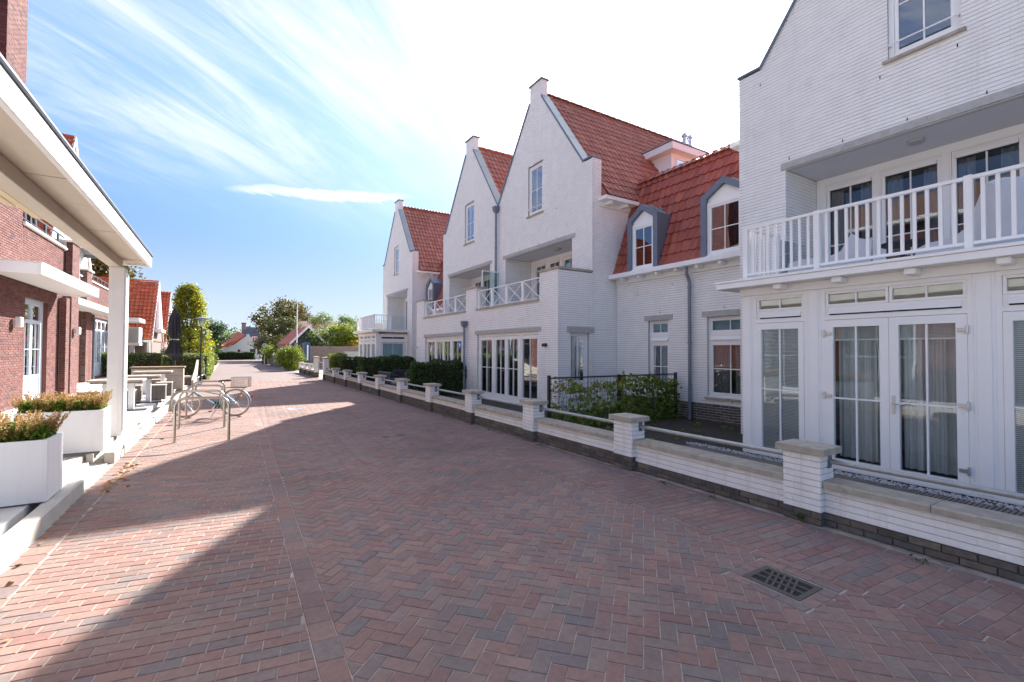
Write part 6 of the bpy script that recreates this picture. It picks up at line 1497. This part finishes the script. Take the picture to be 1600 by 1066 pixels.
# ---- trees ----
def tree(name, label, base, trunk_h, clusters, per, size, m, crown_r, tr=.12, spread=.5, group=None, trunk=True, bt_fn=None, cat='tree'):
    t = thing(name, label, cat, base, group); B = np.array(base)
    if trunk:
        tm = MB(); tm.tube([tuple(B), tuple(B+[.03,.02,trunk_h*.5]), tuple(B+[-.02,.04,trunk_h])], [tr, tr*.85, tr*.65], 9)
        for c in clusters[::max(1, len(clusters)//16)]:
            c = np.array(c); mid = B+np.array([0,0,trunk_h*.9])+(c-B-[0,0,trunk_h*.9])*.5+RNG.normal(size=3)*.1
            tm.tube([tuple(B+[0,0,trunk_h*.8]), tuple(mid), tuple(c)], [tr*.45, tr*.28, tr*.1], 6)
        tm.build('trunk', 'bark', t)
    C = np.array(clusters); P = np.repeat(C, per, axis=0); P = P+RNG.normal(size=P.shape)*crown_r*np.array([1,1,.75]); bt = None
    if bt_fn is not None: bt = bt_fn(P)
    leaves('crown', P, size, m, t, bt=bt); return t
def ell(c, r, n, fn=None, skin=.55):
    out = []
    while len(out) < n:
        v = RNG.normal(size=3); v /= np.linalg.norm(v); q = skin+(1-skin)*RNG.random(); p = np.array(c)+v*np.array(r)*q
        if p[2] < c[2]-r[2]*.9: continue
        if fn is None or fn(p): out.append(p)
    return out
def col_pts(c, r, z0, z1, n):
    out = []
    for _ in range(n):
        q = RNG.random(); z = z0+(z1-z0)*q; rr = r*(1-.80*max(0, (q-.30)/.70)**1.5)*(.88+.12*sin(q*9)); a = 2*pi*RNG.random(); w = rr*(.5+.5*RNG.random()**.5); out.append((c[0]+w*cos(a), c[1]+w*sin(a), z))
    return out
tree('column_tree', 'upright golden green beech tree behind the hedge on the left', (-2.05, 38.8, 0), 3.0, col_pts((-2.05, 38.8), 1.38, .9, 6.0, 210), 115, .13, 'leaf_gold', .17, .1, bt_fn=lambda P: .30+.30*RNG.normal(size=len(P))+.22*(P[:,0] > -1.9)+.08*np.sin(P[:,2]*4))  # sunlit side painted in: leaves towards the street take brighter tones
tree('leafy_tree', 'dark leafy tree rising over the red brick wing', (-8.9, 50, 0), 5, ell((-8.9, 50, 7.9), (2.1,2.1,1.9), 60), 90, .32, 'leaf_oak', .55, .25)
tree('leafy_tree', 'slim young green tree at the end of the street left of the cream cottage', (-1.7, 79, 0), 2.6, ell((-1.6, 79, 4.1), (2.1,2.0,1.8), 62, skin=.35), 62, .26, 'leaf_dark', .36, .10, bt_fn=lambda P: .6+.3*RNG.normal(size=len(P)))
tree('leafy_tree', 'yellow green bush tree behind the second street lamp', (-4.2, 82, 0), 1.5, ell((-4.2, 82, 2.8), (3,2,2.2), 26), 90, .3, 'leaf_bright', .5, .12)
tree('leafy_tree', 'low green tree mass far behind on the left of the street', (-2.0, 110, 0), 2, ell((-1.0, 110, 3.0), (6,3,2.2), 40), 90, .45, 'leaf_willow', .8, .2)
tree('oak_tree', 'big browning oak crown behind the round traffic sign', (8.4, 82, 0), 4, ell((8.2, 82, 6.1), (4.5,4,3.1), 100, skin=.45), 95, .34, 'leaf_oak', .50, .30, bt_fn=lambda P: .62+.25*RNG.normal(size=len(P)))
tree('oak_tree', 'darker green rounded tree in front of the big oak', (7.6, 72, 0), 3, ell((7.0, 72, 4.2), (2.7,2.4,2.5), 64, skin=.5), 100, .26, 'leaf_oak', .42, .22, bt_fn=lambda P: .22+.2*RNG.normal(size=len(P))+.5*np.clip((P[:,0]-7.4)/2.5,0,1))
tree('leafy_tree', 'brownish low tree beside the dark shed', (5.4, 68, 0), 1.0, ell((5.3, 68, 2.2), (2.0,1.8,1.5), 34), 90, .24, 'leaf_oak', .36, .12)
tree('shrub', 'round bright yellow green shrub in front of the wooden gate', (4.5, 42, 0), .5, ell((4.62, 42, .98), (.98,.95,.88), 60, skin=.6), 95, .13, 'leaf_bright', .2, .05, cat='shrub')
tree('shrub', 'small green bush below the shed roof edge', (4.6, 57, 0), .4, ell((4.9, 57, 1.3), (1.3,1.0,.9), 22), 80, .17, 'leaf_bright', .25, .05, cat='shrub')
for i, (x, y, z, rx, rz, m, lab) in enumerate(((7.9,46.4,2.7,1.2,1.4,'leaf_willow','feathery pale green tree over the brown garden wall, beside the shed'),(9.8,48,2.9,1.8,1.3,'leaf_bright','yellow green tree over the brown garden wall, between two paler ones'),(12.2,49,2.9,1.9,1.3,'leaf_willow','pale green tree over the brown garden wall near the white far bay'),(11.1,47,2.3,.7,.6,'leaf_yellow','orange yellow autumn bush over the brown garden wall'),(9.5,56,4.9,1.3,.9,'leaf_willow','thin treetop standing above the red roof behind the garden wall'),(12.6,58,4.8,1.2,.8,'leaf_willow','second thin treetop next to the far white gable'))):
    tree('leafy_tree', lab, (x, y, 0), 1.6, ell((x, y, z), (rx, 1.2, rz), 75 if rx > 1.3 else 18), 95, .17, m, .27, .08)
# ---- far things on the right ----
gw = thing('brick_wall', 'long low brown brick garden wall behind the small hedges at the far right', 'wall', (10, 45, 0)); MB().box(6.45, 16, 45, 45.2, 0, 1.95).build('wall', 'wall_brown', gw); MB().cbox(6.4, 16, 44.95, 45.25, 1.95, 2.03, .01).build('coping', 'wall_brown', gw)
m = MB()
for k in range(21): m.box(6.45, 16, 44.994, 44.999, .05+k*.087, .062+k*.087)
m.build('course_joint', 'plinth_joint', gw, kind='stuff')
bx = thing('utility_box', 'long grey green metal cabinet in front of the brown garden wall', 'cabinet', (10.5, 41, 0)); MB().cbox(8.7, 11.6, 41, 41.9, .05, 1.55, .02).build('cabinet_body', 'box_green', bx)
for k in range(1, 12): MB().cbox(8.7+k*.24-.01, 8.7+k*.24+.01, 40.985, 41.0, .1, 1.5, .002).build('cabinet_rib', 'box_green', bx)
ws = thing('white_sign', 'small white board sign next to the tall gate pier', 'sign', (5.6, 28.6, 0)); MB().cbox(5.35, 5.95, 28.9, 28.93, .75, 1.22, .004).build('sign_plate', 'planter_white', ws); MB().box(5.35,5.95,28.894,28.899,1.02,1.10).build('print_band','banner_blue',ws)
for xx in (5.4,5.9): MB().box(xx-.02,xx+.02,28.935,28.96,0,1.2).build('leg','sign_grey',ws)
bn_ = thing('banner', 'dark blue vertical banner with a white stripe beside the brick pillars', 'banner', (6.1, 43.2, 0)); MB().tube([(5.9,43.2,0),(5.9,43.2,2.4)], .04, 8).build('pole', 'banner_blue', bn_); MB().cbox(5.93, 6.32, 43.18, 43.22, .7, 2.35, .01).build('banner_cloth', 'banner_blue', bn_); MB().box(6.06, 6.17, 43.17, 43.178, .8, 2.1).build('stripe', 'planter_white', bn_)
gp2 = thing('wooden_gate', 'grey plank gate between two brick pillars beside the round shrub', 'gate', (5.4, 43.5, 0))
for k in range(7): MB().cbox(5.32+k*.062, 5.32+k*.062+.056, 43.5, 43.54, .05, 1.62-.01*(k%2), .005).build('plank', 'wood_fence', gp2)
for xx in (5.2, 5.86): MB().cbox(xx-.11, xx+.11, 43.4, 43.62, 0, 2.2, .01).build('pillar', 'wall_brown', gp2); MB().cbox(xx-.14, xx+.14, 43.37, 43.65, 2.2, 2.28, .01).build('pillar_cap', 'wall_brown', gp2)
fp_ = thing('flagpole', 'tall bare white flagpole beside the dark shed', 'flagpole', (5.38, 44.2, 0)); MB().tube([(5.38,44.2,0),(5.38,44.2,5.5)], [.06,.04], 10).build('pole', 'planter_white', fp_); MB().lathe((5.38,44.2), [(.06,5.5),(.07,5.56),(.02,5.62)], 10).build('pole_cap', 'zinc_dark', fp_)
# grey picket fence and green clipped hedge
pf = thing('picket_fence', 'dark grey slatted fence between the clipped hedge and the round shrub', 'fence', (4.3, 60, 0))
for k in range(22): y = 50.5+k*.42; x = 4.62-.02*k; MB().cbox(x-.02, x+.02, y, y+.33, .05, 1.25, .005).build('plank', 'wood_fence', pf)
hedge('box shaped green hedge behind the round traffic sign', 3.95, 5.0, 60.5, 63.5, 1.35, 2200, .14, 'leaf_hedge')
# round sign
rs = thing('traffic_sign', 'round grey traffic sign seen from behind on a pole at the far bend', 'traffic sign', (3.85, 58.5, 0)); MB().tube([(3.85,58.5,0),(3.85,58.5,2.0)], .04, 8).build('pole', 'sign_grey', rs)
m = MB(sideY(58.44)); n = 24; m.add([(3.85+.25*cos(2*pi*k/n), q, 2.15+.25*sin(2*pi*k/n)) for q in (0,.02) for k in range(n)], [tuple(range(n)), tuple(range(2*n-1,n-1,-1))]+[(k,(k+1)%n,n+(k+1)%n,n+k) for k in range(n)]); m.build('sign_plate', 'sign_grey', rs)
m = MB(sideY(58.41)); m.add([(3.85+.17*cos(2*pi*k/n), q, 2.15+.17*sin(2*pi*k/n)) for q in (0,.005) for k in range(n)], [tuple(range(n)), tuple(range(2*n-1,n-1,-1))]+[(k,(k+1)%n,n+(k+1)%n,n+k) for k in range(n)]); m.build('sign_face', 'zinc_light', rs)
# dark shed with orange roof (gable faces the street obliquely)
sh = thing('shed', 'dark green timber shed with orange tiled roof and white barge boards', 'shed', (7, 47, 0))
yr, X0, X1, zr_, ze_ = 58, 4.9, 11.3, 6.4, 3.2
def gable_y(par, x0, x1, y0, y1, ze, zr, wallm, roofm, trim='trim_white_far', over=.35, base=0, asym=None, board=True, ns=0, tiles=True):
    """ridge along Y, gable faces -Y (towards the camera)"""
    xc = (x0+x1)/2 if asym is None else asym
    MB(sideY(y0)).prism([(x0,base),(x1,base),(x1,ze),(xc,zr-.1),(x0,ze)], 0, -(y1-y0), 'n').build('wall', wallm, par)
    for a, b in ((x0-over, xc), (x1+over, xc)):
        sl = (zr-ze)/(xc-x0) if a < xc else (zr-ze)/(x1-xc); za = zr-abs(xc-a)*sl
        m = MB(sideY(y0)); m.prism([(a,za),(b,zr),(b,zr+.10),(a,za+.10)], over, -(y1-y0), 'n'); m.build('roof', roofm, par)
        if board: m = MB(sideY(y0)); m.prism([(a,za-.10),(b,zr-.10),(b,zr+.16),(a,za+.16)], over+.06, over+.005, 'n'); m.build('barge_board', trim, par)
# the visible slope looks towards the street (-X)
gable_y(sh, 5.25, 8.15, 47, 59, 2.35, 3.85, 'shed_green', 'orange_tile', over=.15, asym=6.7)
MB().box(5.18, 5.24, 47.1, 59, 0, 2.3).build('side_wall', 'wall_brown', sh)
bh = thing('house', 'long house with dull red tiled roof behind the dark shed', 'house', (14, 76, 0)); MB().box(9, 24, 74, 82, 0, 4.0).build('wall', 'wall_brown', bh)
m = MB(); m.raw([(8.6,73.6,4.0),(24.4,73.6,4.0),(23.5,77.5,6.1),(9.6,77.5,6.1),(8.6,82,4.0),(24.4,82,4.0)], [(0,1,2,3),(3,2,5,4),(0,3,4),(1,5,2),(0,4,5,1)]); m.build('roof', 'brown_tile', bh)
# white cottage and slate roofed house at the end of the street
ct = thing('cottage', 'pale cream cottage with stepped top and orange roof slope at the end of the street', 'cottage', (3, 93, 0))
MB(sideY(92)).prism([(.75,0),(5.9,0),(5.9,2.2),(5.45,2.4),(3.75,4.0),(3.75,4.35),(3.25,4.35),(3.25,4.0),(1.4,2.5),(.75,2.3)], 0, -.3, 'n').build('gable_wall', 'house_cream', ct)
MB().box(.8, 5.8, 92.3, 100, 0, 2.2).build('wall', 'house_cream', ct)
m = MB(); m.raw([(-.6,92.35,2.15),(3.45,92.35,4.15),(3.45,100,4.15),(-.6,100,2.15),(6.0,92.35,2.15),(6.0,100,2.15)], [(0,1,2,3),(1,4,5,2),(0,4,1),(3,2,5)]); m.build('roof', 'orange_tile', ct)
m = MB(); m.raw([(-.4,91.6,2.35),(.9,91.55,2.35),(3.1,92.0,4.25),(2.0,96,4.9),(.1,96,3.0)], [(0,1,2,3,4)]); m.build('roof_slope', 'orange_tile', ct)
MB().box(-.2, .9, 92.4, 99, 0, 2.2).build('wall', 'house_cream', ct)
for a, b, z0, z1 in ((1.9,2.5,1.0,1.75),(3.75,4.75,.85,1.85),(4.85,5.5,.85,1.85)):
    f = MB(sideY(92)); f.frame(a, b, z0, z1, .07, -.05, .03); w = f.build('window', 'trim_white_far', ct); MB(sideY(92)).box(a+.07, b-.07, .0, .012, z0+.07, z1-.07).build('pane', 'shed_green', w)
sh2 = thing('house', 'slate roofed house with brick chimney and white dormer window behind the cottage', 'house', (6, 104, 0)); MB().box(3.2, 14, 102, 110, 0, 3.0).build('wall', 'wall_brown', sh2)
m = MB(); m.raw([(3.0,101.4,2.2),(14,101.4,2.2),(14,105,6.1),(3.2,105,6.1),(3.0,110,2.2),(14,110,2.2)], [(0,1,2,3),(3,2,5,4),(0,3,4)]); m.build('roof', 'grey_tile', sh2)
MB().cbox(2.9, 3.6, 104.5, 105.3, 4.5, 6.75, .02).build('chimney', 'wall_brown', sh2); MB().cbox(2.8, 3.7, 104.4, 105.4, 6.75, 6.9, .02).build('chimney_cap', 'plinth_joint', sh2)
sq = sideY(101.2); f = MB(sq); f.frame(4.5, 5.4, 2.9, 4.15, .13, -.05, .03); w = f.build('window', 'trim_white_far', sh2); MB(sq).box(4.63, 5.27, -.06, .012, 3.0, 4.0).build('pane', 'room', w); MB(sq).box(4.91, 4.99, .013, .03, 3.0, 4.0).build('glazing_bar', 'trim_white_far', w); MB(sq).box(4.63, 5.27, .013, .028, 3.5, 3.58).build('glazing_bar', 'trim_white_far', w); MB().box(4.45, 5.45, 101.25, 104, 2.9, 4.25).build('dormer', 'grey_tile', sh2)
hedge('low dark hedge across the far end of the street', -1.9, 4.3, 87.0, 88.0, 1.25, 4500, .18, 'leaf_dark')
lh = thing('house', 'small white house with grey roof at the far left behind the hedge', 'house', (-3.2, 96, 0)); gable_y(lh, -5.4, -1.9, 96, 102, 2.3, 3.9, 'planter_white', 'grey_tile', over=.15, board=False); MB(sideY(95.95)).box(-3.0, -2.4, -.0, .02, .3, 1.9).build('door', 'shed_green', lh)
# background belt
P = np.array([(x, 170+RNG.normal()*3, max(.3, abs(RNG.normal())*3)) for x in np.repeat(np.arange(-60, 60, .35), 55)]); leaves('distant_trees', P, 1.0, 'leaf_dark', kind='stuff')
